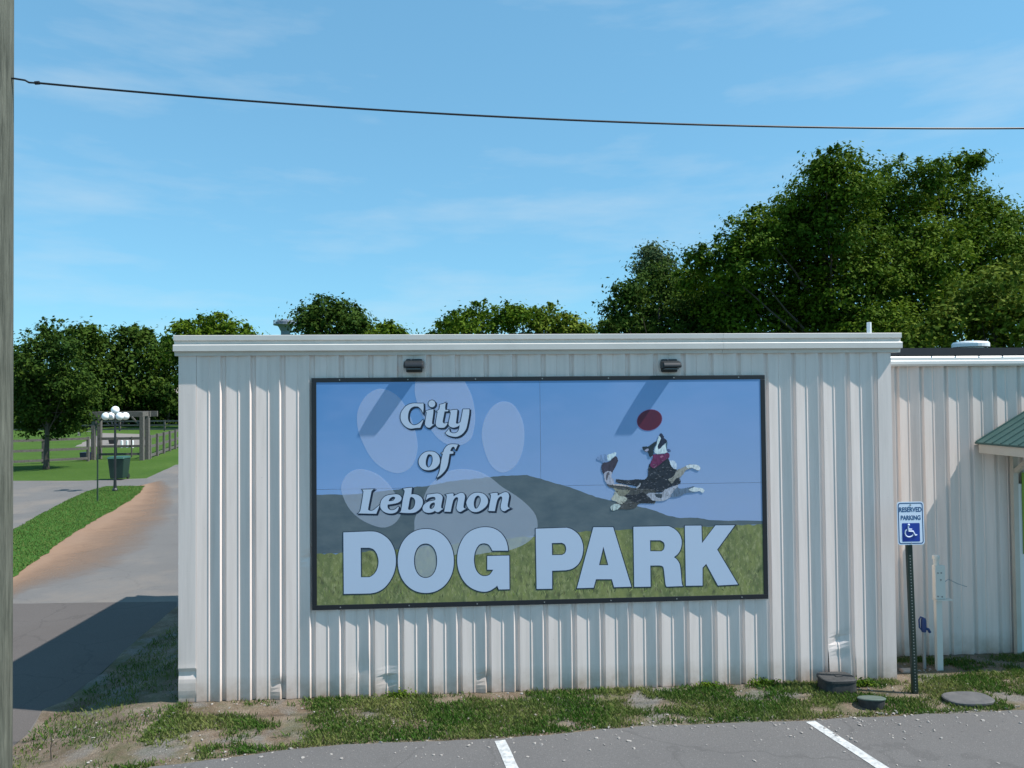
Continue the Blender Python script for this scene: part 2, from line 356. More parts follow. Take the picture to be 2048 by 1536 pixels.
bank = [(20,1497),(57,1463),(85,1418),(128,1401),(199,1347),(284,1270),(352,1213)]
bankw = [tuple(gp(*p)[:2]) for p in bank]
P2 = lambda L: [tuple(gp(*p)[:2]) for p in L]
road_poly = P2([(352,929),(293,956),(160,961),(22,961),(-900,963)])+[(-48,-4),(-5.6,-4)]+[(bankw[0][0]-.25, bankw[0][1]-.5)]+bankw+[(-4.4,6.5),(-4.2,14),(-6,24),(-11,38)]
patch('road', road_poly, -0.012, M['drive'], 0.5, 0.05, grid=1.0, seed=1)
apron = P2([(-300,1207),(60,1206),(354,1202)])+bankw[::-1]+[(bankw[0][0]-.25, bankw[0][1]-.5),(-5.6,-3.5),(-9,-3.5)]
patch('drive_apron', apron, -0.008, M['apron'], 0.4, 0.012, grid=.6, seed=2)
def dirt_strip():
    I = [(292,968),(289,972),(281,985),(254,1005),(195,1038),(137,1073),(94,1106),(25,1154),(-100,1225)]
    O = [(330,958),(352,975),(356,1010),(345,1050),(315,1095),(255,1140),(170,1165),(60,1184),(-60,1268)]
    n, l, b = nodes_of(M['dirt']); g = n.new('ShaderNodeNewGeometry'); at = n.new('ShaderNodeAttribute'); at.attribute_name = 'fade'
    ad = n.new('ShaderNodeMath'); ad.operation = 'MULTIPLY_ADD'; ad.inputs[1].default_value = .55
    l.new(noisen(n, l, g.outputs['Position'], 1.1, 7, .72), ad.inputs[0]); l.new(at.outputs['Fac'], ad.inputs[2])
    l.new(ramp(n, l, ad.outputs[0], .36, 1.12), b.inputs['Alpha'])
    us = np.linspace(0, len(I)-1, 40); vs, fd = [], []
    for u in us:
        k = min(int(u), len(I)-2); f = u-k
        a = np.array(I[k])*(1-f)+np.array(I[k+1])*f; o = np.array(O[k])*(1-f)+np.array(O[k+1])*f
        a = a-(o-a)*.25
        for q in range(7):
            w = q/6; p = gp(*(a*(1-w)+o*w)); vs.append((p[0], p[1], ROAD_Z-.006)); fd.append(1-w)
    fs = [(r*7+q, r*7+q+1, (r+1)*7+q+1, (r+1)*7+q) for r in range(39) for q in range(6)]
    me = bpy.data.meshes.new('dirt_margin'); me.from_pydata(vs, [], fs); me.update()
    bm = bmesh.new(); bm.from_mesh(me)
    for f in bm.faces:
        f.normal_update()
        if f.normal.z < 0: f.normal_flip()
    bm.to_mesh(me); bm.free()
    a = me.attributes.new('fade', 'FLOAT', 'POINT'); a.data.foreach_set('value', np.array(fd, dtype=np.float32))
    tag(place('dirt_margin', me, M['dirt']), kind='structure')
dirt_strip()
verge = P2([(289,972),(281,985),(254,1005),(195,1038),(137,1073),(109,1093),(94,1106),(25,1154),(-100,1225),(-300,1340),(-420,1290),(-200,1170),(25,1060),(78,1030),(137,999),(176,982),(215,972)])
patch('verge', verge, 0.004, M['verge'], 0.2, 0.07, seed=4)
lot_edge = [tuple(on_z(x, y, 0)[:2]) for x, y in ((300,1536),(480,1512),(690,1490),(1000,1478),(1300,1452),(1620,1441),(2040,1421))]
lot_poly = [(-30,-40),(30,-40),(30,-0.75),(9,-0.83)]+lot_edge[::-1]+[(-4.3,-2.0),(-5.2,-3.3),(-12,-5)]
strip = [(-5.9,-3.6)]+[(-5.2,-3.4),(-4.3,-2.3),(-3.5,-1.7),(-1.9,-1.4),(1,-1.25),(5,-1.2),(12,-1.2),(12,0.9),(3.9,0.9),(3.9,0.2),(-3.7,0.2),(-3.7,5.2),(-4.4,6.4)]+bankw[::-1]
patch('soil_strip', strip, -0.004, M['soil'], 0.25, 0.03, grid=.6, seed=5)
patch('parking_lot', lot_poly, 0.003, M['lot'], 0.12, 0.035, grid=.6, seed=6)
def line(px0, px1, w, name, label):
    a, b = on_z(*px0, 0)[:2], on_z(*px1, 0)[:2]; d = (b-a)/np.linalg.norm(b-a); b = a+d*5.2
    nn = np.array((-d[1], d[0]))*w/2
    L = [tuple(a+nn), tuple(b+nn), tuple(b-nn), tuple(a-nn)]
    o = patch(name, L, 0.007, M['paint'], 0.05, 0.006, seed=9, kind=None)
    return tag(o, label, 'road marking', 'parking bay lines')
line((1000,1482),(1023,1533), .105, 'parking_line', 'short worn white parking line near the middle of the lot edge')
line((1621,1444),(1757,1532), .105, 'parking_line', 'long crisp white parking line to the right, near the valve boxes')

# ------------------------------------------------------------------ main metal building
XL, XR, ZT = -3.89, 3.965, 3.70
MOD = 0.3128
G0 = -3.716
PROF = [(0,0),(.112,.013),(.117,.013),(.121,.008),(.127,.008),(.131,.013),(.139,.014),(.243,-.011),(.250,-.011),(.264,.024),(.290,.026),(MOD,0)]
def panel_mesh(name, height, rows=None, dent=None):
    rows = rows or [0, height]
    vs = []; 
    for z in rows:
        for s, d in PROF:
            dx = dy = 0
            if dent: dx, dy = dent(s, z)
            vs.append((s+dx, d+dy, z))
    n = len(PROF)
    fs = [(r*n+i, r*n+i+1, (r+1)*n+i+1, (r+1)*n+i) for r in range(len(rows)-1) for i in range(n-1)]
    me = bpy.data.meshes.new(name); me.from_pydata(vs, [], fs); me.update(); return me
main = thing('metal_building', (0, 2.2, 0), 'white ribbed metal building with flat white roof cap carrying the big billboard', 'building')
fine = [0.0]+[0.04*i for i in range(1, 30)]+[1.3, 1.4, 1.45, 1.5, 1.55, 1.6, 1.65, 1.7, 1.8, 2.2, ZT+.02]
shared = panel_mesh('wall_panel', ZT+.02)
def dent_right(s, z):      # buckled foot of the panel near the right end
    e = math.exp(-((s-.12)/.11)**2)
    return (0.010*smooth((.42-z)/.2), e*(0.020*math.exp(-((z-0.44-.6*(s-.1))/.05)**2)-0.011*math.exp(-((z-0.36-.3*(s-.1))/.06)**2))-.010*smooth((.34-z)/.3))
def dent_mid(s, z):
    return (0, 0.022*math.exp(-((z-0.17)/.05)**2-((s-.16)/.05)**2)-0.012*math.exp(-((z-0.25)/.03)**2-((s-.15)/.06)**2))
def dent_low(s, z):
    return (0, 0.030*math.exp(-((z-0.16)/.06)**2-((s-.25)/.05)**2))
def dent_high(s, z):
    return (0, 0.022*math.exp(-((z-1.50)/.05)**2-((s-.25)/.03)**2))
def dent_two(s, z):
    return (0, 0.024*math.exp(-((z-0.30)/.12)**2-((s-.19)/.06)**2))
dents = {2: dent_low, 3: dent_high, 5: dent_two, 6: dent_mid, 22: dent_right, 9: dent_low}
oM = ORG[main.name]
for k in range(24):
    x0 = G0+0.012+k*MOD
    me = panel_mesh('wall_panel', ZT+.02, fine, dents[k]) if k in dents else shared
    o = place('wall_panel', me, M['wall'], main)
    o.location = (x0-oM[0], 0-oM[1], 0)
    if k in dents and k == 22: o['label'] = 'wall panel with a buckled, folded foot'
# corner trims (folded sheet)
def corner_trim(xa, xb, dent=False):
    rows = fine; vs = []; fs = []
    P = [(xa, .30), (xa, -.004), (xb-.004, -.004), (xb, .012)] if xa < 0 else [(xa, .012), (xa+.004, -.004), (xb, -.004), (xb, .62)]
    Q = []
    for i in range(len(P)-1):
        for j in range(5): Q.append((P[i][0]+(P[i+1][0]-P[i][0])*j/5, P[i][1]+(P[i+1][1]-P[i][1])*j/5))
    Q.append(P[-1])
    for z in rows:
        for x, y in Q:
            dy = 0
            if dent and y < .05: dy = .016*math.exp(-((z-.30)/.05)**2) - .007*math.exp(-((z-.36)/.03)**2) + .02*smooth((.12-z)/.1)*.5
            vs.append((x, y+dy, z))
    n = len(Q)
    fs = [(r*n+i, r*n+i+1, (r+1)*n+i+1, (r+1)*n+i) for r in range(len(rows)-1) for i in range(n-1)]
    mb = MB(); mb.add(vs, fs); return mb.build('corner_trim', M['wall'], main)
corner_trim(XL, G0+.012, True)
corner_trim(G0+.012+24*MOD, XR)
DEP = 4.45
# left side wall in the same ribbed panels, back and right walls, roof deck
for k in range(14):
    o = place('wall_panel', shared, M['wall'], main)
    o.rotation_euler = (0, 0, math.radians(-90)); o.location = (XL+.004-oM[0], .30+(k+1)*MOD-.005-oM[1], 0)
MB().box((XL+.03, DEP-.05, 0), (XR-.03, DEP, ZT+.02)).build('back_wall', M['wall'], main)
MB().box((XR-.06, .64, 0), (XR-.03, DEP-.06, ZT+.02)).build('side_wall', M['wall'], main)
MB().box((XL+.03, .03, ZT+.03), (XR-.03, DEP, ZT+.09)).build('roof', M['roof_grey'], main)
MB().box((XL+.05, .10, 0.02), (XR-.05, .12, ZT+.02)).build('wall_liner', M['roof_dark'], main)
# roof cap: top band, recess, lower band, soffit
def cap_profile(y0):
    return [(y0+.14, 3.885), (y0+.004, 3.885), (y0, 3.881), (y0, 3.832), (y0+.004, 3.828), (y0+.022, 3.826), (y0+.022, 3.790), (y0-.010, 3.782),
            (y0-.014, 3.776), (y0-.014, 3.716), (y0-.010, 3.712), (y0+.03, 3.712), (y0+.034, 3.668), (y0+.14, 3.668)]
xs_cap = [-3.925, 2.02, 4.068]
for i in range(2):
    xa = xs_cap[i]+(0.002 if i else 0); xb = xs_cap[i+1]
    MB().extrude_x(cap_profile(-.055), xa, xb).build('roof_cap', M['trim'], main)
MB().box((XL-.03, .09, 3.70), (XL+.04, DEP+.03, 3.88)).build('roof_cap', M['trim'], main)
MB().box((XR+.02, .09, 3.70), (XR+.09, DEP+.03, 3.88)).build('roof_cap', M['trim'], main)
MB().box((XL-.03, DEP+.035, 3.70), (XR+.09, DEP+.10, 3.88)).build('roof_cap', M['trim'], main)
# vent pipe through the roof
p = on_y(1738, 645, .55)
MB().lathe([(.026, ZT+.08-p[2]), (.026, 0), (.020, .002)], (p[0], .55, p[2]), 14).build('vent_pipe', M['pvc'], main, smooth=False)

# ------------------------------------------------------------------ billboard
SY = -0.019     # printed face
sc_ = [on_y(622,756.5,SY), on_y(1530,749.5,SY), on_y(1536,1197,SY), on_y(625,1221,SY)]
sx0, sx1 = (sc_[0][0]+sc_[3][0])/2, (sc_[1][0]+sc_[2][0])/2
sz1, sz0 = (sc_[0][2]+sc_[1][2])/2, (sc_[2][2]+sc_[3][2])/2
sign = thing('billboard', ((sx0+sx1)/2, SY, sz0), 'large black framed dog park billboard with leaping dog picture on the building', 'sign')
FWID = .052
KS = 1.32        # print colours as seen -> reflectance
def P_(r, g, b): return rgb(r, g, b, KS)
def sky_print():
    m = mat('print_sky', P_(95, 140, 190), 0.38, spec=0.45)
    n, l, b = nodes_of(m)
    g = n.new('ShaderNodeNewGeometry'); s = n.new('ShaderNodeSeparateXYZ'); l.new(g.outputs['Position'], s.inputs[0])
    mr = n.new('ShaderNodeMapRange'); mr.inputs['From Min'].default_value = 2.0; mr.inputs['From Max'].default_value = 3.4; l.new(s.outputs['Z'], mr.inputs['Value'])
    mr2 = n.new('ShaderNodeMapRange'); mr2.inputs['From Min'].default_value = -2.4; mr2.inputs['From Max'].default_value = 1.2; l.new(s.outputs['X'], mr2.inputs['Value'])
    low = mixn(n, l, mr2.outputs['Result'], P_(118, 150, 190), P_(134, 152, 182))
    top = mixn(n, l, mr2.outputs['Result'], P_(74, 124, 174), P_(100, 139, 184))
    c = mixn(n, l, mr.outputs['Result'], low, top)
    mpn = n.new('ShaderNodeMapping'); mpn.inputs['Scale'].default_value = (.7, 1, 1.6); l.new(g.outputs['Position'], mpn.inputs['Vector'])
    c = mixn(n, l, ramp(n, l, noisen(n, l, mpn.outputs['Vector'], 1.2, 3), 0.45, 0.75, (0,0,0,1), (.5,.5,.5,1)), c, P_(128, 150, 190))
    l.new(c, b.inputs['Base Color']); return m
def hill_print():
    m = mat('print_hill', P_(70, 84, 92), 0.38, noise_s=3.5, noise_amt=.2, col2=P_(92, 102, 106), spec=0.45, coord='Object', stretch=(1, 1, 2)); return m
def grass_print():
    m = mat('print_grass', P_(92, 104, 64), 0.38, spec=0.45)
    n, l, b = nodes_of(m)
    g = n.new('ShaderNodeNewGeometry'); mpn = n.new('ShaderNodeMapping'); mpn.inputs['Scale'].default_value = (2.2, 1, 1.2); l.new(g.outputs['Position'], mpn.inputs['Vector'])
    c = mixn(n, l, ramp(n, l, noisen(n, l, mpn.outputs['Vector'], 3.0, 5, .65), .35, .66), P_(92, 101, 64), P_(124, 127, 76))
    c = mixn(n, l, ramp(n, l, noisen(n, l, mpn.outputs['Vector'], 11, 5, .7), .50, .72, (0,0,0,1), (.85,.85,.85,1)), c, P_(152, 150, 108))
    c = mixn(n, l, ramp(n, l, noisen(n, l, mpn.outputs['Vector'], 7, 4, .6), .56, .70, (0,0,0,1), (.85,.85,.85,1)), c, P_(70, 75, 52))
    l.new(c, b.inputs['Base Color']); return m
M['p_sky'], M['p_hill'], M['p_grass'] = sky_print(), hill_print(), grass_print()
M['p_letter'] = mat('print_letter', P_(168, 180, 197), 0.38, spec=0.45)
M['p_dark'] = mat('print_navy', P_(18, 38, 58), 0.4, spec=0.45)
M['p_shadow'] = mat('print_dark', P_(16, 30, 50), 0.4, spec=0.45)
def veil():
    m = mat('print_veil', P_(200, 208, 224), 0.4, spec=0.3)
    m.node_tree.nodes['Principled BSDF'].inputs['Alpha'].default_value = 0.33; return m
M['p_veil'] = veil()
xm, zm = on_y(1081, 900, SY)[0], on_y(1081, 972, SY)[2]
for a, b in ((sx0+.02, xm-.0015), (xm+.0015, sx1-.02)):
    for c, d in ((sz0+.02, zm-.0015), (zm+.0015, sz1-.02)):
        MB().box((a, SY, c), (b, SY+.006, d)).build('sign_panel', M['p_sky'], sign)
fy = SY-.005
for a, b, c, d in ((sx0, sx1, sz1-FWID*.9, sz1), (sx0, sx1, sz0, sz0+FWID), (sx0, sx0+FWID, sz0+FWID+.001, sz1-FWID*.9-.001), (sx1-FWID, sx1, sz0+FWID+.001, sz1-FWID*.9-.001)):
    MB().box((a, fy, c), (b, SY+.0065, d)).build('frame_bar', M['frame'], sign, bevel=.003)
for i in range(7):
    x = sx0+.3+i*(sx1-sx0-.6)/6
    # screws on the frame
    for z in (sz0+FWID*.5, sz1-FWID*.45):
        mb = MB(); mb.tube([(x, fy-.003, z), (x, fy+.001, z)], .007, 8); mb.build('screw', M['hole'], sign)

def spline(pts, sub=6):
    n = len(pts); P = [np.array(p[:2], float) for p in pts]; C = [len(p) > 2 for p in pts]; out = []
    for i in range(n):
        p1, p2 = P[i], P[(i+1) % n]
        if C[i] and C[(i+1) % n]: out.append(p1); continue
        p0 = P[i-1] if not C[i] else p1-(p2-p1)*.5
        p3 = P[(i+2) % n] if not C[(i+1) % n] else p2+(p2-p1)*.5
        for j in range(sub):
            t = j/sub
            out.append(.5*((2*p1)+(-p0+p2)*t+(2*p0-5*p1+4*p2-p3)*t*t+(-p0+3*p1-3*p2+p3)*t**3))
    return out
def ell(cx, cy, rx, ry, rot=0, n=28, e=2.0):
    o = []
    for i in range(n):
        a = 2*math.pi*i/n; c, s = math.cos(a), math.sin(a)
        x = rx*math.copysign(abs(c)**(2/e), c); y = ry*math.copysign(abs(s)**(2/e), s)
        o.append((cx+x*math.cos(rot)-y*math.sin(rot), cy+x*math.sin(rot)+y*math.cos(rot)))
    return o
def flat(name, contours, y, material, parent, offset=0.0, shift=(0, 0)):
    """contours in photo pixels on the sign plane -> flat filled mesh standing at depth y"""
    cu = bpy.data.curves.new('tmp', 'CURVE'); cu.dimensions = '2D'; cu.fill_mode = 'BOTH'; cu.offset = offset
    for c in contours:
        w = [on_y(px, py, SY) for px, py in c]
        sp = cu.splines.new('POLY'); sp.points.add(len(w)-1); sp.use_cyclic_u = True
        for q, pt in zip(w, sp.points): pt.co = (q[0]+shift[0], q[2]+shift[1], 0, 1)
    ob = bpy.data.objects.new('tmp', cu); COL.objects.link(ob)
    dg = bpy.context.evaluated_depsgraph_get()
    me = bpy.data.meshes.new_from_object(ob.evaluated_get(dg))
    bpy.data.objects.remove(ob); bpy.data.curves.remove(cu)
    me.materials.clear(); me.name = name
    o = origin(parent)
    co = np.array([v.co[:] for v in me.vertices])
    for v, q in zip(me.vertices, co): v.co = (q[0]-o[0], y-o[1], q[1]-o[2])
    me.update()
    bm = bmesh.new(); bm.from_mesh(me)
    for f in bm.faces:
        f.normal_update()
        if f.normal.y > 0: f.normal_flip()
    bm.to_mesh(me); bm.free()
    return place(name, me, material, parent)
def Z(ox, oy, s, pts): return [(ox+p[0]/s, oy+p[1]/s)+tuple(p[2:]) for p in pts]
L1 = SY-.0006; d_ = .0006
iz0, iz1 = 1, 2
hill_top = [(627,989.6),(714,988),(796,979),(854,971),(901,963),(948,958),(995,952),(1054,950),(1096,962),(1147,977),(1192,994),(1223,1001),(1279,1013),(1314,1023),(1340,1033),(1365,1035),(1395,1035),(1421,1040.6),(1530,1042)]
grass_top = [(627,1108),(700,1106),(800,1098),(880,1090),(1018,1076),(1090,1070),(1160,1064),(1280,1058),(1420,1053),(1530,1048)]
def wob(L, a, n=6):
    out = []
    for i in range(len(L)-1):
        for j in range(n):
            t = j/n; x = L[i][0]+(L[i+1][0]-L[i][0])*t; y = L[i][1]+(L[i+1][1]-L[i][1])*t
            out.append((x, y+a*noise.noise(Vector((x*.09, y*.02, 3)))))
    out.append(L[-1]); return out
flat('hill_picture', [wob(hill_top, 2.0)+grass_top[::-1]], L1, M['p_hill'], sign)
flat('meadow_picture', [wob(wob(grass_top, 1.6, 10), 1.4, 3)+[(1532,1190),(1300,1198),(1000,1206),(628,1216)]], L1-d_, M['p_grass'], sign)
z1 = lambda L: Z(620, 740, 4.267, L)
z2 = lambda L: Z(620, 920, 4.267, L)
pads = [z1([(590,160),(480,220),(410,340),(405,480),(450,620),(530,760),(640,850),(760,880),(860,830),(910,720),(915,600),(870,430),(790,270),(700,190)]),
        z1([(900,95,1),(1320,95,1),(1380,220),(1410,380),(1400,500),(1370,590),(1290,640),(1190,640),(1100,590),(1020,490),(940,350),(895,200)]),
        z1([(1650,268),(1740,300),(1810,420),(1830,560),(1810,700),(1750,820),(1650,875),(1560,830),(1500,720),(1465,560),(1490,420),(1560,310)]),
        z1([(430,845),(330,880),(275,960),(270,1040),(320,1160),(400,1250),(500,1310),(620,1345),(720,1310),(775,1230),(770,1140),(730,1060),(660,960),(560,880)]),
        z2([(1290,77),(1170,100),(1070,170),(1000,250),(950,380),(895,500),(890,600),(870,760),(880,900),(930,1000),(1030,1030),(1120,980),(1180,870),(1260,800),(1400,810),(1520,790),(1700,770),(1860,700),(1935,600),(1935,500),(1890,420),(1780,320),(1640,230),(1540,150),(1430,95)])]
for p in pads: flat('paw_pad', [spline(p)], L1-2*d_, M['p_veil'], sign)
cz = lambda L: spline(Z(795, 795, 12.8, L)); oz = lambda L: spline(Z(830, 880, 18.07, L))
lz = lambda L: spline(Z(710, 970, 12.8, L)); nz_ = lambda L: spline(Z(870, 970, 12.8, L))
nL = [(270,245,1),(370,220),(470,215,1),(475,290,1),(560,240),(660,200),(730,215),(765,280),(760,350),(730,530),(745,590),(795,605,1),(730,640),(650,685),(590,665),(555,610),(555,540),(590,370),(575,315),(530,315),(480,370),(450,450),(400,685,1),(235,680,1),(250,600),(300,320),(295,265)]
script = [
 [cz([(665,150,1),(668,270),(655,395,1),(610,310),(540,240),(470,228),(400,238),(330,290),(285,380),(270,490),(280,580),(320,650),(400,705),(490,695),(570,650),(650,570,1),(660,590,1),(580,775,1),(470,780),(330,795),(220,750),(130,660),(85,560),(80,470),(95,390),(140,310),(220,220),(330,165),(440,148),(560,152)])],
 [cz(ell(880,160,86,88)), cz([(720,345,1),(820,318),(920,300,1),(915,400),(885,640),(905,690),(950,690,1),(890,720),(825,770),(760,760),(720,720),(705,660),(745,400),(735,365)])],
 [cz([(1235,130,1),(1220,240),(1225,320,1),(1310,315,1),(1290,352,1),(1205,355,1),(1160,590),(1165,640),(1200,665),(1280,645,1),(1260,700),(1200,765),(1120,775),(1030,760),(985,700),(985,620),(1030,360,1),(1000,350,1),(1060,310),(1080,250),(1085,180,1),(1160,165)])],
 [cz([(1330,340,1),(1400,322),(1510,310,1),(1530,340),(1500,620),(1505,660),(1540,670),(1590,640),(1620,600),(1680,300,1),(1840,300,1),(1830,450),(1780,720),(1740,830),(1660,930),(1560,990),(1470,1005),(1350,985),(1270,950),(1225,910,1),(1280,850),(1320,800,1),(1340,870),(1400,910),(1480,910),(1545,870),(1580,790),(1590,700,1),(1540,740),(1450,770),(1380,760),(1330,730),(1310,660),(1360,400)])],
 [oz([(530,410),(700,430),(830,530),(890,650),(895,790),(840,920),(720,1030),(560,1085),(400,1085),(260,1030),(170,930),(135,820),(140,710),(200,580),(300,480),(410,425)]), oz([(530,515),(600,550),(635,640),(635,760),(600,880),(540,960),(475,990),(410,930),(390,840),(400,710),(440,580),(480,525)])],
 [oz([(1550,165,1),(1470,340,1),(1445,330),(1430,270),(1380,240),(1330,270),(1290,340),(1275,400,1),(1390,415,1),(1380,490,1),(1250,500,1),(1225,640),(1190,850),(1130,1030),(1020,1180),(900,1290),(790,1360,1),(880,1150),(920,950),(960,700),(1010,490,1),(950,480,1),(960,455,1),(1020,440),(1060,330),(1150,220),(1260,160),(1400,150)])],
 [lz([(185,115,1),(480,105,1),(430,150),(410,220),(340,590),(350,640),(400,660),(480,640),(540,590),(635,510,1),(545,735,1),(80,725,1),(120,685),(150,600),(215,200),(200,140)])],
 [lz([(935,245),(1060,235),(1150,265),(1190,330),(1170,400),(1100,450),(980,480),(838,500,1),(835,560),(870,620),(940,645),(1030,620),(1110,550,1),(1120,580),(1070,680),(960,725),(840,720),(740,680),(665,600),(650,510),(680,390),(760,300),(850,260)]), lz([(1000,300),(1030,330),(990,390),(930,410),(865,410),(890,350),(950,305)])],
 [lz([(1230,95,1),(1340,75),(1460,65,1),(1450,140),(1440,240,1),(1520,235),(1620,260),(1700,320),(1735,400),(1730,490),(1680,590),(1590,670),(1490,710),(1300,715),(1130,700,1),(1180,650),(1230,350),(1270,180),(1260,130)]), lz([(1430,305),(1500,330),(1540,400),(1530,510),(1480,600),(1400,635),(1360,610),(1375,520),(1400,370)])],
 [lz([(1850,245,1),(1960,232),(2090,215),(2180,232),(2232,285),(2240,350),(2205,540),(2220,595),(2270,605,1),(2210,640),(2140,690),(2080,685),(2045,655,1),(1990,690),(1890,710),(1790,690),(1740,640),(1735,570),(1780,490),(1870,430),(1990,400),(2050,388,1),(2060,350),(2040,310),(1970,305),(1890,330),(1815,390,1),(1830,320)]), lz([(2035,450),(2040,520),(2000,590),(1940,610),(1910,580),(1920,510),(1970,460)])],
 [nz_(nL)],
 [nz_([(1090,195),(1230,220),(1320,300),(1355,390),(1340,490),(1260,590),(1110,680),(960,680),(860,600),(810,500),(810,410),(880,290),(980,215)]), nz_([(1110,270),(1160,320),(1170,400),(1140,500),(1080,590),(1030,600),(1000,540),(995,440),(1020,340),(1060,285)])],
 [nz_([(p[0]+1130, p[1]-18)+tuple(p[2:]) for p in nL])],
]
for c in script:
    lt = flat('letter', c, L1-5*d_, M['p_letter'], sign)
    flat('letter_shadow', c, L1-3*d_, M['p_shadow'], lt, offset=0.008, shift=(0.013, -0.012))
    flat('letter_outline', c, L1-4*d_, M['p_dark'], lt, offset=0.007)
dz = lambda L: spline(Z(680, 1050, 10.24, L)); gz_ = lambda L: spline(Z(850, 1045, 10.24, L))
pz = lambda L: spline(Z(1060, 1045, 9.752, L)); rz = lambda L: spline(Z(1260, 1040, 8.904, L))
blocks = [
 [dz([(70,150,1),(600,130,1),(740,140),(880,200),(1010,310),(1100,470),(1140,640),(1140,820),(1100,990),(1020,1150),(900,1290),(760,1370),(620,1400,1),(80,1410,1)]), dz([(425,465,1),(600,465,1),(690,500),(760,600),(790,740),(770,880),(710,990),(620,1060),(540,1068,1),(430,1068,1)])],
 [dz(ell(1758,735,573,655,0,36,2.1)), dz(ell(1753,730,236,352,0,28,2.15))],
 [gz_([(1700,575,1),(1380,575,1),(1340,500),(1290,445),(1200,425),(1110,455),(1040,560),(1005,700),(1010,850),(1050,980),(1130,1070),(1220,1095),(1320,1070),(1400,965,1),(1275,965,1),(1275,685,1),(1725,675,1),(1730,1365,1),(1510,1370,1),(1480,1290,1),(1420,1340),(1310,1400),(1180,1415),(1020,1375),(880,1290),(770,1160),(690,980),(660,780),(680,570),(740,400),(830,260),(960,160),(1120,105),(1280,95),(1430,130),(1560,220),(1650,350),(1690,480)])],
 [pz([(110,120,1),(720,100,1),(830,140),(950,240),(1020,390),(1035,540),(1000,700),(930,820),(820,900),(700,930,1),(430,940,1),(430,1290,1),(130,1295,1)]), pz([(425,400,1),(620,395,1),(680,430),(705,510),(685,590),(625,632,1),(430,635,1)])],
 [pz([(1235,90,1),(1620,90,1),(1975,1250,1),(1640,1260,1),(1595,1105,1),(1285,1105,1),(1240,1270,1),(915,1280,1)]), pz([(1430,470,1),(1525,830,1),(1345,830,1)])],
 [rz([(60,120,1),(690,108,1),(790,160),(870,240),(915,350),(910,480),(860,590),(780,660,1),(830,700),(880,780),(900,900),(920,1120),(940,1175,1),(650,1185,1),(630,1130),(600,870),(570,820),(520,808,1),(360,810,1),(365,1185,1),(75,1190,1)]), rz([(355,360,1),(540,360,1),(600,400),(615,460),(600,520),(560,555,1),(360,555,1)])],
 [rz([(975,100,1),(1270,98,1),(1280,410,1),(1520,95,1),(1865,92,1),(1550,525,1),(1920,1145,1),(1565,1165,1),(1355,780,1),(1290,850,1),(1290,1165,1),(995,1170,1)])],
]
for c in blocks:
    lt = flat('letter', c, L1-5*d_, M['p_letter'], sign)
    flat('letter_outline', c, L1-4*d_, M['p_dark'], lt, offset=0.0095, shift=(.001, -.002))
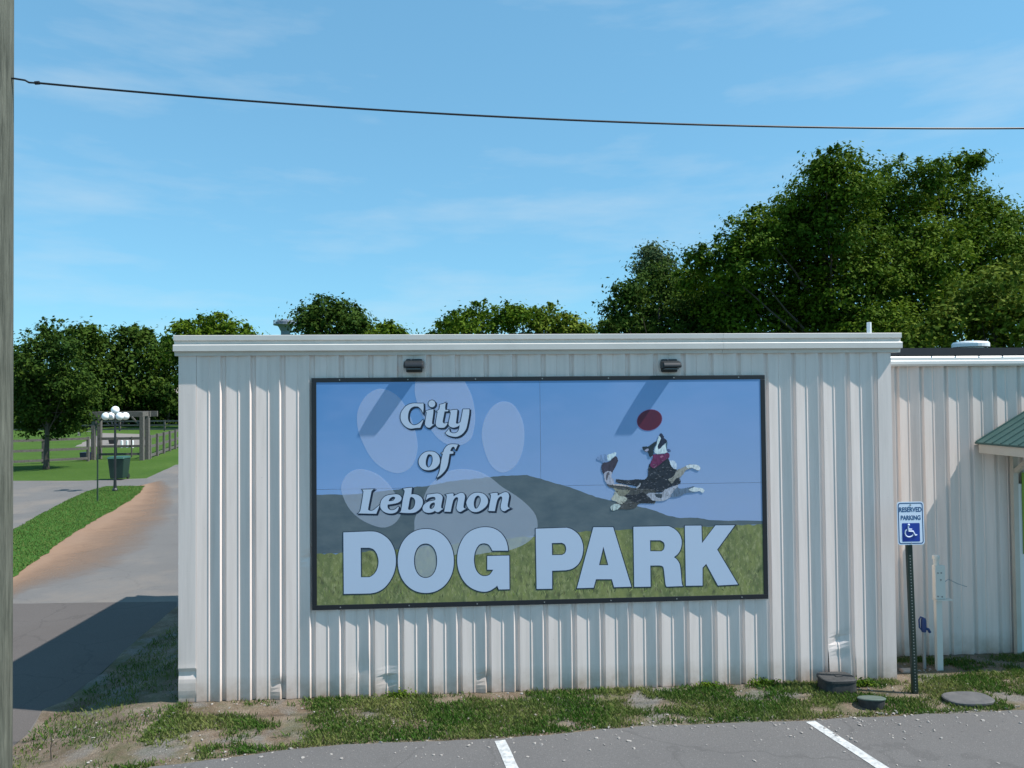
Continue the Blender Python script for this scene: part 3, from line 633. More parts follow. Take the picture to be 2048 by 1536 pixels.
# the leaping dog and the disc (flat print)
hz = lambda L: spline(Z(1270, 810, 12.8, L), 4); tz = lambda L: spline(Z(1190, 890, 10.971, L), 4); fz = lambda L: spline(Z(1280, 900, 11.815, L), 4)
disc = flat('disc_picture', [ell(1299, 840, 25, 20, -.33)], L1-3*d_, mat('print_disc', P_(72, 26, 50), .4, noise_s=3, noise_amt=.2, col2=P_(98, 24, 44)), sign)
flat('disc_rim', [ell(1299, 840, 26, 21, -.33)], L1-2.5*d_, mat('print_rim', P_(120, 75, 120), .4), disc)
dog_layers = [
 ('fur_dark', (28, 33, 42), fz([(230,320),(190,470),(180,620),(100,700),(-60,690),(-250,710),(-450,700),(-560,690),(-545,770),(-400,800),(-100,860),(0,960),(150,1000),(350,1010),(540,990),(700,880),(880,820),(960,760),(930,640),(880,480),(760,400),(690,250),(640,170),(500,230),(350,330)])),
 ('fur_brown', (62, 62, 62), tz([(400,860),(620,900),(800,930),(1000,960),(1317,1000),(1317,1270),(1150,1270),(950,1300),(900,1370),(760,1410),(560,1410),(430,1400),(400,1340),(480,1250),(560,1150),(500,1080),(420,960),(290,910),(270,860)])),
 ('fur_tan', (112, 110, 96), tz([(400,940),(560,980),(760,990),(700,1080),(560,1130),(500,1060)])),
 ('fur_belly', (30, 33, 40), tz([(680,1100),(900,1090),(1050,1040),(1250,1180),(1317,1240),(1200,1280),(950,1260),(780,1220)])),
 ('paw', (150, 149, 138), tz([(440,1020),(540,1110),(650,1130),(700,1190),(600,1290),(520,1280),(460,1240),(360,1200),(380,1140),(420,1080)])),
 ('paw', (155, 165, 162), tz([(340,1360),(380,1310),(470,1290),(560,1320),(520,1390),(400,1440),(350,1410)])),
 ('tail_tip', (100, 122, 155), tz([(90,230),(200,200),(270,240),(290,350),(190,400),(160,370),(40,310)])),
 ('tail', (50, 45, 58), tz([(300,370),(420,260),(480,260),(500,340),(470,440),(410,540),(360,640),(250,640),(190,640),(150,560),(140,480),(180,390)])),
 ('tail_tip', (165, 180, 198), tz([(270,230),(350,190),(450,160),(460,220),(380,290),(300,350),(270,330)])),
 ('tail', (140, 140, 152), tz([(200,620),(280,570),(370,600),(350,690),(410,780),(400,860),(280,860),(210,760)])),
 ('tail', (75, 72, 80), tz([(260,620),(300,590),(320,640),(290,680),(260,780),(240,720)])),
 ('fur_stripe', (168, 155, 150), tz([(410,862),(600,865),(780,910),(620,900),(420,888)])),
 ('fur_stripe', (150, 150, 155), tz([(985,820),(1000,870),(950,930),(900,940),(960,880)])),
 ('fur_white', (140, 142, 152), fz([(150,1060),(240,1010),(450,1020),(540,990),(600,930),(900,820),(860,900),(800,960),(760,1040),(700,1120),(540,1200),(300,1190),(240,1130)])),
 ('fur_dark', (45, 52, 60), fz([(350,1040),(450,1030),(520,1050),(500,1130),(400,1120)])),
 ('foreleg', (78, 94, 112), fz([(880,880),(960,910),(1120,890),(1280,860),(1290,990),(1100,1010),(950,1080),(780,1110),(720,1080),(800,960)])),
 ('paw', (178, 192, 196), fz([(1140,940),(1260,885),(1380,890),(1480,910),(1520,960),(1480,1010),(1400,970),(1290,985)])),
 ('foreleg', (126, 123, 116), fz([(670,690),(780,630),(870,480),(980,430),(1090,370),(1200,340),(1250,390),(1200,430),(1090,470),(1020,560),(940,640),(830,690),(760,790),(700,740)])),
 ('paw', (178, 187, 192), fz([(1090,365),(1260,340),(1370,360),(1420,430),(1390,480),(1300,450),(1220,415),(1120,430)])),
 ('chest', (162, 172, 192), fz([(700,250),(830,270),(870,420),(800,450),(720,340)])),
 ('bandana', (88, 31, 66), fz([(300,110),(390,100),(570,90),(640,60),(690,100),(680,180),(560,260),(440,360),(320,430),(240,370),(250,290),(300,190)])),
 ('bandana_fold', (125, 75, 100), fz([(470,150),(560,130),(540,165),(480,180)])),
 ('bandana_fold', (120, 80, 100), fz([(315,420),(370,360),(400,345),(350,420)])),
 ('head', (24, 36, 46), hz([(180,1090),(230,1060),(340,1060),(430,990),(540,930),(560,950),(480,1120),(470,1200),(450,1290),(380,1330),(330,1210),(240,1180)])),
 ('ear', (140, 138, 158), hz([(250,1150),(330,1110),(330,1170),(270,1190)])),
 ('face', (168, 187, 196), hz([(600,800),(650,820),(650,880),(600,990),(590,1110),(630,1120),(780,980),(820,1000),(800,1110),(820,1210),(700,1240),(570,1255),(500,1220),(500,1130),(550,1010)])),
 ('muzzle', (27, 35, 54), hz([(615,770),(660,725),(710,760),(750,850),(810,910),(800,970),(730,1010),(630,1120),(590,1110),(585,1040),(640,920),(660,850)])),
 ('cheek', (62, 86, 96), hz([(780,1000),(820,940),(815,1110),(790,1090)])),
 ('ear', (62, 78, 112), hz([(800,1130),(880,1130),(910,1190),(840,1200)])),
]
dog = None
def fur(ct, seed):
    out = []; n = len(ct)
    for i in range(n):
        p, q = np.array(ct[i]), np.array(ct[(i+1) % n]); k = max(1, int(np.linalg.norm(q-p)/1.3))
        for j in range(k):
            t = p+(q-p)*j/k; d = q-p; nn = np.array((-d[1], d[0]))/(np.linalg.norm(d)+1e-6)
            out.append(tuple(t+nn*1.1*noise.noise(Vector((t[0]*.6, t[1]*.6, seed*1.7)))+nn*.5*((len(out) % 2)-.5)))
    return out
for i, (nm, c, ct) in enumerate(dog_layers):
    m = mat('print_'+nm, P_(*[v*.86 for v in c]), .4, noise_s=26, noise_amt=.22, col2=P_(*[min(255, v*1.2+10) for v in c]), stretch=(1.6, 1, .7))
    ct = fur(ct, i)
    o = flat('dog_picture' if i == 0 else nm, [ct], L1-(3+i*.25)*d_, m, sign if i == 0 else dog)
    if i == 0: dog = o; o['label'] = 'printed black and white dog leaping for a red disc'

def inside(p, poly):
    c = False; j = len(poly)-1
    for i in range(len(poly)):
        if (poly[i][1] > p[1]) != (poly[j][1] > p[1]) and p[0] < (poly[j][0]-poly[i][0])*(p[1]-poly[i][1])/(poly[j][1]-poly[i][1])+poly[i][0]: c = not c
        j = i
    return c
def strokes(name, items, y, material, parent):
    o = origin(parent); V = []; Fc = []
    for (x, yy, ang, L, w) in items:
        a = np.array((math.cos(ang), math.sin(ang))); b = np.array((-a[1], a[0])); c = np.array((x, yy)); n = len(V)
        for q in (c-a*L/2, c+b*w/2, c+a*L/2, c-b*w/2):
            g = on_y(q[0], q[1], SY); V.append((g[0]-o[0], y-o[1], g[2]-o[2]))
        Fc.append((n, n+1, n+2, n+3))
    me = bpy.data.meshes.new(name); me.from_pydata(V, [], Fc); me.update(); return place(name, me, material, parent)
for nm_, tone, cnt, li in (('fur_strands', (118, 118, 124), 120, 0), ('fur_strands', (16, 19, 26), 130, 1)):
    it = []
    while len(it) < cnt:
        L_ = dog_layers[rnd.choice((0, 1, 5, 8, 13, 1, 0))]; p = (rnd.uniform(1205, 1410), rnd.uniform(895, 1025))
        if inside(p, L_[2]):
            it.append((p[0], p[1], rnd.gauss(-.15 if p[0] > 1232 else 1.3, .45), rnd.uniform(3, 8), rnd.uniform(.5, 1.1)))
    tag(strokes(nm_, it, L1-(11+li*.2)*d_, mat('print_strand', P_(*tone), .4), dog), kind='stuff')
meadow = [o_ for o_ in sign.children if o_.name.startswith('meadow_picture')][0]
for li, tone in enumerate(((150, 152, 96), (62, 76, 44), (124, 134, 66), (96, 92, 60))):
    it = []
    for _ in range(520):
        x = rnd.uniform(640, 1518); yt = float(np.interp(x, [g[0] for g in grass_top], [g[1] for g in grass_top])); yy = rnd.uniform(yt+2, 1196)
        if yy > np.interp(x, [640, 1520], [1200, 1178]): continue
        k = (yy-yt)/100
        it.append((x, yy, math.pi/2+rnd.gauss(0, .35), rnd.uniform(4, 9)*(.5+k), rnd.uniform(.6, 1.3)*(.5+k)))
    tag(strokes('grass_strokes', it, L1-(1.05+li*.1)*d_, mat('print_blades', P_(*tone), .4), meadow), kind='stuff')

# ------------------------------------------------------------------ wall lights above the billboard
def wall_light(px, label):
    c = on_y(px, 731, -.05); X, Zc = c[0], c[2]
    t = thing('wall_light', (X, -.01, Zc), label, 'wall light', 'lamps over the billboard')
    MB().box((X-.088, -.040, Zc-.072), (X+.088, .015, Zc+.072)).build('back_box', M['black'], t, bevel=.012)
    hood = MB()
    n = 10; vs = []
    for x, w in ((X-.105, .85), (X-.09, 1.0), (X+.09, 1.0), (X+.105, .85)):
        for i in range(n+1):
            a = math.radians(-12+102*i/n)
            vs.append((x, -.036-.122*w*math.cos(a), Zc-.012+.066*w*math.sin(a)))
        vs.append((x, -.034, Zc+.052*w)); vs.append((x, -.034, Zc-.03))
    m_ = n+3
    fs = [(k*m_+i, k*m_+(i+1) % m_, (k+1)*m_+(i+1) % m_, (k+1)*m_+i) for k in range(3) for i in range(m_)]+[tuple(range(m_-1, -1, -1)), tuple(range(3*m_, 4*m_))]
    hood.add(vs, fs).build('hood', M['black'], t)
    MB().box((X-.075, -.138, Zc-.046), (X+.075, -.044, Zc-.034)).build('lens', M['lens'], t)
    MB().tube([(X-.03, -.06, Zc+.055), (X-.03, -.075, Zc+.062)], .006, 8).build('sensor', M['lens'], t)
wall_light(828, 'small black wall light above the paw print half of the billboard')
wall_light(1340, 'small black wall light above the dog picture half of the billboard')

# ------------------------------------------------------------------ wing with porch
WY = 0.70
wz = on_y(1900, 733, WY)[2]; wtop = on_y(1900, 711, WY-.12)[2]
wing = thing('metal_wing', (6.0, WY+2, 0), 'lower cream ribbed metal wing set back beside the main building', 'building')
oW = ORG[wing.name]
wshared = panel_mesh('wing_panel', wz+.02)
wg = [on_y(1700+z/5.885, 640+1100/5.885, WY)[0] for z in (575, 865, 1155, 1445, 1740)]
x0 = wg[0]+.012-MOD
wx0 = XR-.02
for k in range(14):
    o = place('wall_panel', wshared, M['wing'], wing); o.location = (x0+k*MOD-oW[0], WY-oW[1], 0)
xw1 = x0+14*MOD
MB().box((wx0, WY+.045, 0), (xw1, WY+.055, wz)).build('wall_liner', M['roof_dark'], wing)
MB().box((xw1+.003, WY-.005, 0), (xw1+.06, WY+5, wz)).build('side_wall', M['wing'], wing)
gy0 = WY-.062
MB().extrude_x([(WY-.008, wtop-.004), (gy0+.012, wtop-.004), (gy0, wtop-.02), (gy0, wtop-.055), (gy0-.012, wtop-.065), (gy0-.012, wtop-.10), (gy0+.01, wtop-.125), (WY-.008, wtop-.125)], XR+.004, xw1+.1).build('gutter', M['trim2'], wing)
for i in range(14):
    x = on_y(1865, 711, gy0)[0]+i*.302
    if x < xw1: MB().box((x-.008, gy0-.004, wtop-.003), (x+.008, WY-.012, wtop+.004)).build('gutter_hanger', M['black'], wing)
rt = on_y(1900, 695, WY-.12)[2]
MB().add([(XR+.01, gy0+.01, wtop+.006), (xw1+.15, gy0+.01, wtop+.006), (xw1+.15, WY+4.6, wtop+.05), (XR+.01, WY+4.6, wtop+.05),
          (XR+.01, gy0+.01, rt), (xw1+.15, gy0+.01, rt), (xw1+.15, WY+4.6, rt+.25), (XR+.01, WY+4.6, rt+.25)],
         [(0,3,2,1),(4,5,6,7),(0,1,5,4),(1,2,6,5),(2,3,7,6),(3,0,4,7)]).build('roof', M['roof_dark'], wing)
vt = on_y(1941, 696, 1.15)
rv = .215
tv = thing('roof_vent', (vt[0], 1.15, rt+.02), 'round white roof vent cap on the dark wing roof', 'vent')
MB().lathe([(rv*.7, -.01), (rv*.7, .03), (rv, .032), (rv, .075), (rv*.93, .095), (rv*.5, .108), (.02, .112)], (vt[0], 1.15, rt+.01), 28).build('vent_cap', M['pvc'], tv, smooth=False)
# porch: gabled roof, ridge square to the wall
e = on_y(1948, 884, WY); k1 = on_y(2048, 822, WY)
slope = (k1[2]-e[2])/(k1[0]-e[0])
PX0, PZ = e[0], e[2]; PW = 2.6; PY = -.36
porch = thing('porch', (PX0+PW/2, WY, 0), 'small gabled porch with green roof and cream timber on the wing', 'porch')
rx = PX0+PW/2; rzz = PZ+slope*PW/2
for sgn, ex in ((1, PX0), (-1, PX0+PW)):
    nrib = 8
    a = np.array((ex, PZ)); b = np.array((rx, rzz))
    MB().add([(ex, PY, PZ-.022), (rx, PY, rzz-.022), (rx, WY-.012, rzz-.022), (ex, WY-.012, PZ-.022), (ex, PY, PZ), (rx, PY, rzz), (rx, WY-.012, rzz), (ex, WY-.012, PZ)],
             [(0,1,2,3),(4,7,6,5),(0,4,5,1),(1,5,6,2),(2,6,7,3),(3,7,4,0)]).build('roof_sheet', M['green_roof'], porch)
    for i in range(nrib):
        y = PY+.04+i*(WY-.08-PY)/(nrib-1)
        MB().bar((ex, y, PZ+.006), (rx, y, rzz+.006), .018, .018).build('roof_rib', M['green_roof'], porch)
    MB().box((ex-.012+.03*sgn, PY+.02, PZ-.13), (ex+.012+.03*sgn, WY-.06, PZ-.024)).build('fascia', M['cream'], porch)
    MB().box((ex+.012+.03*sgn-(.0 if sgn>0 else .20), PY+.02, PZ-.06), (ex+.012+.03*sgn+(.20 if sgn>0 else -.024), WY-.02, PZ-.045)).build('soffit', M['cream'], porch)
MB().add([(PX0+.05, PY+.03, PZ-.02), (PX0+PW-.05, PY+.03, PZ-.02), (rx, PY+.03, rzz-.05), (PX0+.05, PY+.06, PZ-.02), (PX0+PW-.05, PY+.06, PZ-.02), (rx, PY+.06, rzz-.05)],
         [(0,1,2),(5,4,3),(0,3,4,1),(1,4,5,2),(2,5,3,0)]).build('gable', M['cream'], porch)
ps = on_y(2026, 1100, WY)[0]
for sx in (ps, 2*rx-ps):
    MB().box((sx-.03, WY-.075, 0), (sx+.03, WY-.018, PZ+.02)).build('wall_post', M['cream'], porch)
    MB().bar((sx, WY-.08, PZ-.36), (sx, WY-.50, PZ-.06), .05, .05).build('knee_brace', M['cream'], porch)
    MB().box((sx-.03, PY+.07, PZ-.055), (sx+.03, WY-.078, PZ+.015)).build('tie_beam', M['cream'], porch)
door = thing('door', (ps+.5, WY, 0), 'pale entry door under the green porch, only its edge in view', 'door')
MB().box((ps+.035, WY-.045, .03), (ps+.93, WY-.02, 2.08)).build('door_leaf', M['trim2'], door)
MB().lathe([(.03, 0), (.03, .05)], (ps+.86, WY-.075, 1.0), 12).build('door_handle', M['galv'], door)
pa, pb = on_y(2044, 945, WY-.06), on_y(2044, 1108, WY-.06)
MB().box((pa[0], WY-.058, pb[2]), (pa[0]+.40, WY-.050, pa[2])).build('notice', M['poster'], door)

# ------------------------------------------------------------------ reserved parking sign
pb = on_z(1830, 1386, 0); PYs = pb[1]
ptp = on_y(1812, 1008, PYs); b0 = np.array((pb[0], PYs, 0.0)); t0 = np.array((ptp[0]+.012, PYs, ptp[2]-.04))
ps_ = thing('parking_sign', b0, 'white and blue reserved parking sign on a dark green perforated post', 'sign')
MB().bar(b0-(0,0,.05), t0, .058, .042, up=(0, 1, 0)).build('post', M['signpost'], ps_, bevel=.004)
for i in range(46):
    q = b0+(t0-b0)*((i+1.0)/62)
    MB().tube([q+(-.004, -.0235, 0), q+(-.004, -.020, 0)], .0062, 6).build('post_hole', M['hole'], ps_)
c4 = [on_y(x, y, PYs-.04) for x, y in ((1793,1004),(1847,1003),(1849,1089),(1796,1090))]
ox, oz_ = c4[0], None
ux = (c4[1]-c4[0]+c4[2]-c4[3])/2; uz = (c4[0]-c4[3]+c4[1]-c4[2])/2; cc = sum(c4)/4
def plate_pt(u, v, dy): return cc+ux*(u-.5)+uz*(v-.5)+np.array((0, dy-.0, 0))
def rrect(u0, v0, u1, v1, ru, rv_, n=5):
    o = []
    for cx, cy, a0 in ((u1-ru, v1-rv_, 0), (u0+ru, v1-rv_, 90), (u0+ru, v0+rv_, 180), (u1-ru, v0+rv_, 270)):
        for i in range(n+1):
            a = math.radians(a0+90*i/n); o.append((cx+ru*math.cos(a), cy+rv_*math.sin(a)))
    return o
def slab(loop, d0, d1, name, m, parent):
    n = len(loop); mb = MB()
    mb.add([plate_pt(u, v, d0) for u, v in loop]+[plate_pt(u, v, d1) for u, v in loop],
           [tuple(range(n)), tuple(range(2*n-1, n-1, -1))]+[(i, n+i, n+(i+1) % n, (i+1) % n) for i in range(n)])
    return mb.build(name, m, parent)
plate = slab(rrect(0, 0, 1, 1, .10, .065), -.002, .002, 'sign_plate', M['plate'], ps_)
def ring(lo, li, d, name, m, parent):
    n = len(lo); mb = MB()
    mb.add([plate_pt(u, v, d) for u, v in lo]+[plate_pt(u, v, d) for u, v in li], [(i, (i+1) % n, n+(i+1) % n, n+i) for i in range(n)])
    return mb.build(name, m, parent)
ring(rrect(.035, .022, .965, .978, .09, .06), rrect(.068, .044, .932, .956, .07, .047), -.003, 'border', M['signtext'], plate)
blue = slab(rrect(.17, .075, .83, .505, .03, .02), -.0034, -.0028, 'symbol_panel', M['signblue'], plate)
def uv_of(zx, zy): # zoomed pixel -> plate coords
    px, py = 1785+zx/14.627, 995+zy/14.629
    q = on_y(px, py, PYs-.04)-cc
    a = np.linalg.solve(np.array([[ux[0], uz[0]], [ux[2], uz[2]]]), np.array((q[0], q[2]))); return a[0]+.5, a[1]+.5
def stroke(pts, w, name, m, parent, d=-.0046):
    P = [plate_pt(*uv_of(*p), d) for p in pts]; mb = MB()
    mb.tube(P, w, 6); return mb.build(name, m, parent)
stroke([(462,800),(448,860),(462,980),(590,985),(655,1105),(705,1085)], .0085, 'symbol_figure', M['plate_w'], blue)
stroke([(470,925),(560,925)], .006, 'symbol_arm', M['plate_w'], blue)
q = plate_pt(*uv_of(463, 800), -.0046); MB().sphere(q, .0125, 10, 6).build('symbol_head', M['plate_w'], blue)
stroke([(405,935),(365,985),(355,1050),(385,1115),(440,1150),(500,1150),(555,1125),(590,1085)], .0075, 'symbol_wheel', M['plate_w'], blue)
def text(s, cu, cv, width, height, parent, m):
    fc = bpy.data.curves.new('t', 'FONT'); fc.body = s; fc.size = 1; fc.align_x = 'CENTER'; fc.offset = 0.03
    ob = bpy.data.objects.new('t', fc); COL.objects.link(ob)
    me = bpy.data.meshes.new_from_object(ob.evaluated_get(bpy.context.evaluated_depsgraph_get()))
    bpy.data.objects.remove(ob); bpy.data.curves.remove(fc); me.materials.clear()
    co = np.array([v.co[:] for v in me.vertices]); lo, hi = co.min(0), co.max(0); o = origin(parent)
    for v, q in zip(me.vertices, co):
        u = cu+((q[0]-lo[0])/(hi[0]-lo[0])-.5)*width; w = cv+((q[1]-lo[1])/(hi[1]-lo[1])-.5)*height
        v.co = plate_pt(u, w, -.0032)-o
    me.update(); return place('lettering', me, m, parent)
text('RESERVED', .5, .82, .84, .115, plate, M['signtext'])
text('PARKING', .5, .63, .74, .11, plate, M['signtext'])
for v in (.925, .035):
    q = plate_pt(.5, v, 0); MB().tube([q+(0,-.007,0), q+(0,.004,0)], .009, 8).build('bolt', M['hole'], plate)

# ------------------------------------------------------------------ small things by the wing
hb = on_z(1849, 1336, 0); HY = hb[1]
hy = thing('yard_hydrant', hb, 'blue headed yard hydrant on a thin grey pipe', 'hydrant')
zt = on_y(1848, 1262, HY)[2]
MB().tube([(hb[0], HY, -.02), (hb[0], HY, zt)], .019, 10).build('pipe', M['galv'], hy)
MB().lathe([(.024, zt-.01), (.03, zt+.02), (.03, zt+.12), (.022, zt+.15)], (hb[0], HY, 0), 12).build('head', M['hydrant'], hy)
MB().tube([(hb[0]+.02, HY, zt+.03), (hb[0]+.05, HY-.01, zt+.02), (hb[0]+.068, HY-.012, zt-.015)], .016, 8).build('spout', M['hydrant'], hy)
MB().tube([(hb[0], HY, zt+.15), (hb[0]-.035, HY, zt+.165), (hb[0]-.055, HY, zt+.13), (hb[0]-.05, HY, zt+.04), (hb[0]-.02, HY, zt+.01)], .009, 8).build('handle', M['hydrant'], hy)
ub = on_z(1879, 1339, 0); UY = ub[1]
ut = thing('utility_pedestal', ub, 'cream utility pedestal with small box standing by the wing wall', 'pedestal')
uzs = on_y(1880, 1200, UY)[2]; uzt = on_y(1872, 1113, UY)[2]
MB().box((ub[0]-.035, UY-.02, -.02), (ub[0]+.035, UY+.03, uzs)).build('post', M['pedestal'], ut)
MB().box((ub[0]-.045, UY-.045, uzs+.001), (ub[0]+.15, UY+.04, uzs+.015)).build('shelf', M['pedestal'], ut)
MB().box((ub[0]-.045, UY-.03, uzs+.017), (ub[0]+.075, UY+.035, uzt-.10)).build('box', M['pedestal'], ut, bevel=.006)
MB().lathe([(.03, uzt-.10), (.03, uzt-.03), (.04, uzt-.028), (.04, uzt+.01), (.03, uzt+.018)], (ub[0]-.015, UY, 0), 14).build('cap', M['pedestal'], ut)
for dx, dz2 in ((-.015, .30), (.025, .30), (.018, .22), (-.02, .03), (.03, .025)):
    MB().tube([(ub[0]+dx, UY-.036, uzs+dz2+.02), (ub[0]+dx, UY-.029, uzs+dz2+.02)], .009, 8).build('plug', M['stone2'], ut)
MB().tube([(ub[0]+.076, UY, uzs+.2), (ub[0]+.15, UY+.03, uzs+.23), (ub[0]+.3, UY+.08, uzs+.16), (ub[0]+.42, UY+.1, uzs+.12)], .005, 6).build('cable', M['galv'], ut)
# valve boxes
def oval(c, a, b, prof, n=28, e=2.6, tilt=0.0):
    mb = MB(); k = len(prof); vs = []
    for r, z in prof:
        for j in range(n):
            t_ = 2*math.pi*j/n; cx, sy_ = math.cos(t_), math.sin(t_)
            dx = a*r*math.copysign(abs(cx)**(2/e), cx); dy = b*r*math.copysign(abs(sy_)**(2/e), sy_)
            vs.append((c[0]+dx, c[1]+dy, z-tilt*dy*(1 if z > .03 else 0)))
    return mb.add(vs, [(i*n+j, i*n+(j+1) % n, (i+1)*n+(j+1) % n, (i+1)*n+j) for i in range(k-1) for j in range(n)]+[tuple(range(n-1, -1, -1)), tuple(range((k-1)*n, k*n))])
v1 = on_z(1686, 1388, 0)
t = thing('valve_box', v1, 'tall black rectangular valve box against the wall foot', 'valve box')
def frustum(c, w, d, w2, d2, z0, z1):
    return MB().add([(c[0]+sx*w/2, c[1]+sy*d/2, z0) for sx, sy in ((-1,-1),(1,-1),(1,1),(-1,1))]+[(c[0]+sx*w2/2, c[1]+sy*d2/2, z1) for sx, sy in ((-1,-1),(1,-1),(1,1),(-1,1))],
                    [(0,3,2,1),(4,5,6,7),(0,1,5,4),(1,2,6,5),(2,3,7,6),(3,0,4,7)])
oval((v1[0], v1[1]+.13), .185, .135, [(1.0, -.03), (.97, .11)], 32, 4.0).build('body', M['boxblack'], t)
oval((v1[0]-.004, v1[1]+.13), .188, .138, [(1.0, .112), (1.0, .135), (.95, .142), (.3, .143)], 32, 4.0).build('lid', M['boxblack'], t)
MB().box((v1[0]-.02, v1[1]+.10, .144), (v1[0]+.05, v1[1]+.13, .151)).build('lid_tab', M['boxblack'], t)
v2 = on_z(1756, 1421, 0)
t = thing('valve_box', v2, 'small round valve box with a green lid at the gravel edge', 'valve box')
oval((v2[0], v2[1]+.12), .13, .12, [(.92, -.03), (1, .066)], 28, 2.0, .22).build('body', M['boxblack'], t)
oval((v2[0], v2[1]+.12), .138, .128, [(1, .068), (1, .078), (.93, .084), (.1, .085)], 28, 2.0, .22).build('lid', M['lidgreen'], t)
v3 = on_z(1956, 1415, 0)
t = thing('valve_box', v3, 'low flat grey oval valve box lid in the grass, farthest right', 'valve box')
oval((v3[0], v3[1]+.15), .245, .155, [(1, -.02), (1, .02)]).build('body', M['boxblack'], t)
oval((v3[0], v3[1]+.15), .25, .16, [(1, .021), (1.0, .038), (.95, .045), (.1, .048)]).build('lid', M['lidgrey'], t)
q = on_z(1815, 1342, 0)
o = frustum((q[0], q[1]), .17, .09, .15, .08, -.01, .025).build('flat_stone', mat('pink_stone', (.48, .36, .29), .9), None, bevel=.01)
tag(o, 'flat pinkish stone lying at the corner of the two buildings', 'stone')

# ------------------------------------------------------------------ utility pole and wire
UYP = -1.45
pt_, pm_, pb_ = on_y(29.5, 0, UYP), on_y(25, 760, UYP), on_y(20, 1536, UYP)
R0 = .145
def edge(z):  # right silhouette, quadratic through three traced points
    zs = [pb_[2], pm_[2], pt_[2]]; xs = [pb_[0], pm_[0], pt_[0]]
    return float(np.polyval(np.polyfit(zs, xs, 1), z))
up = thing('utility_pole', (edge(-.2)-R0, UYP, gz(-4.9)), 'weathered grey green wooden utility pole at the left edge', 'utility pole')
zz = [-.3+.35*i for i in range(28)]
mb = MB(); mb.tube([(edge(z)-R0+.0, UYP, z) for z in zz], [R0-.0012*i for i in range(len(zz))], 28); mb.build('pole', M['pole_wood'], up, smooth=True)
wpts = [(30,157),(50,162),(74,165),(200,176),(500,203),(800,224),(1000,234.5),(1300,245.5),(1500,250.5),(1800,255.5),(2048,258)]
ww = [on_y(x, y, UYP) for x, y in wpts[3:]]
cf = np.polyfit([w[0] for w in ww], [w[2] for w in ww], 2)
x0w = on_y(76, 165, UYP)[0]; x1w = -cf[1]/cf[0]-x0w       # symmetric span
wire = thing('overhead_wire', (x0w, UYP, float(np.polyval(cf, x0w))), 'single sagging black overhead wire running right from the pole', 'wire')
MB().tube([(x, UYP, float(np.polyval(cf, x))) for x in np.linspace(x0w, x1w, 60)], .0095, 8).build('conductor', M['wire'], wire)
a = on_y(28, 157, UYP); b = on_y(50, 160.5, UYP); c = on_y(58, 165, UYP); d = on_y(78, 166.5, UYP)
MB().tube([a-(.06,0,0), a, b, c, d], .0085, 8).build('tail', M['wire'], wire)
MB().tube([on_y(70, 166, UYP), on_y(79, 165.5, UYP)], .016, 8).build('clamp', M['wire'], wire)

# ------------------------------------------------------------------ background left: lamp, bin, stake, fences, gateway
lb = gp(230, 982); s_l = 1/ (F/float((lb-CAM)@FW))
def at_depth(px, py, ref):   # point at the same depth (along y) as ref
    return on_y(px, py, ref[1])
lamp = thing('street_lamp', lb, 'black park lamp post with five white globes', 'street lamp')
zl = at_depth(232, 840, lb)[2]
MB().lathe([(.10, 0), (.10, .06), (.06, .12), (.05, .45), (.042, .5), (.038, zl-lb[2])], lb, 14).build('post', M['black'], lamp)
gt = at_depth(232, 820, lb)
MB().tube([(lb[0], lb[1], zl), (lb[0], lb[1], gt[2]-.12)], .03, 10).build('stem', M['black'], lamp)
MB().sphere((lb[0], lb[1], gt[2]), .15, 18, 12).build('globe', M['globe'], lamp, smooth=True)
for dx, dy in ((-.33, -.05), (-.29, .30), (.30, -.28), (.35, .06)):
    q = (lb[0]+dx, lb[1]+dy, gt[2]-.24)
    ar = MB(); ar.tube([(lb[0], lb[1], zl-.15), (lb[0]+dx*.6, lb[1]+dy*.6, zl-.2), (q[0], q[1], q[2]-.17), (q[0], q[1], q[2]-.12)], .02, 8).build('arm', M['black'], lamp)
    MB().sphere(q, .15, 18, 12).build('globe', M['globe'], lamp, smooth=True)
bb = gp(232, 960); wb = abs(at_depth(247, 950, bb)[0]-at_depth(214, 950, bb)[0]); hbn = at_depth(232, 918, bb)[2]-bb[2]
cart = thing('wheelie_bin', bb, 'dark green wheeled rubbish cart behind the lamp post', 'rubbish bin')
frustum((bb[0], bb[1]+.3), wb*.78, .55, wb, .68, bb[2]+.06, bb[2]+hbn).build('body', M['bin_green'], cart, bevel=.03)
frustum((bb[0], bb[1]+.28), wb*1.08, .76, wb*.98, .6, bb[2]+hbn+.002, bb[2]+hbn+.10).build('lid', M['bin_lid'], cart, bevel=.03)
for sx in (-1, 1): MB().tube([(bb[0]+sx*wb*.36-.03, bb[1]+.58, bb[2]+.12), (bb[0]+sx*wb*.36+.03, bb[1]+.58, bb[2]+.12)], .12, 14).build('wheel', M['black'], cart)
MB().box((bb[0]-.05, bb[1]+.0, bb[2]+hbn*.5), (bb[0]+.22, bb[1]+.03, bb[2]+hbn*.56)).build('grip', M['bin_green'], cart)
kb = gp(195, 1003); kt = at_depth(195, 908, kb)[2]
st = thing('metal_stake', kb, 'thin dark green metal stake standing in the grass verge', 'stake')
MB().box((kb[0]-.022, kb[1]-.012, kb[2]-.1), (kb[0]+.022, kb[1]+.012, kt)).build('post', M['stake'], st)
MB().box((kb[0]-.03, kb[1]-.017, kt-.25), (kb[0]+.03, kb[1]-.013, kt-.02)).build('marker', M['stake'], st)

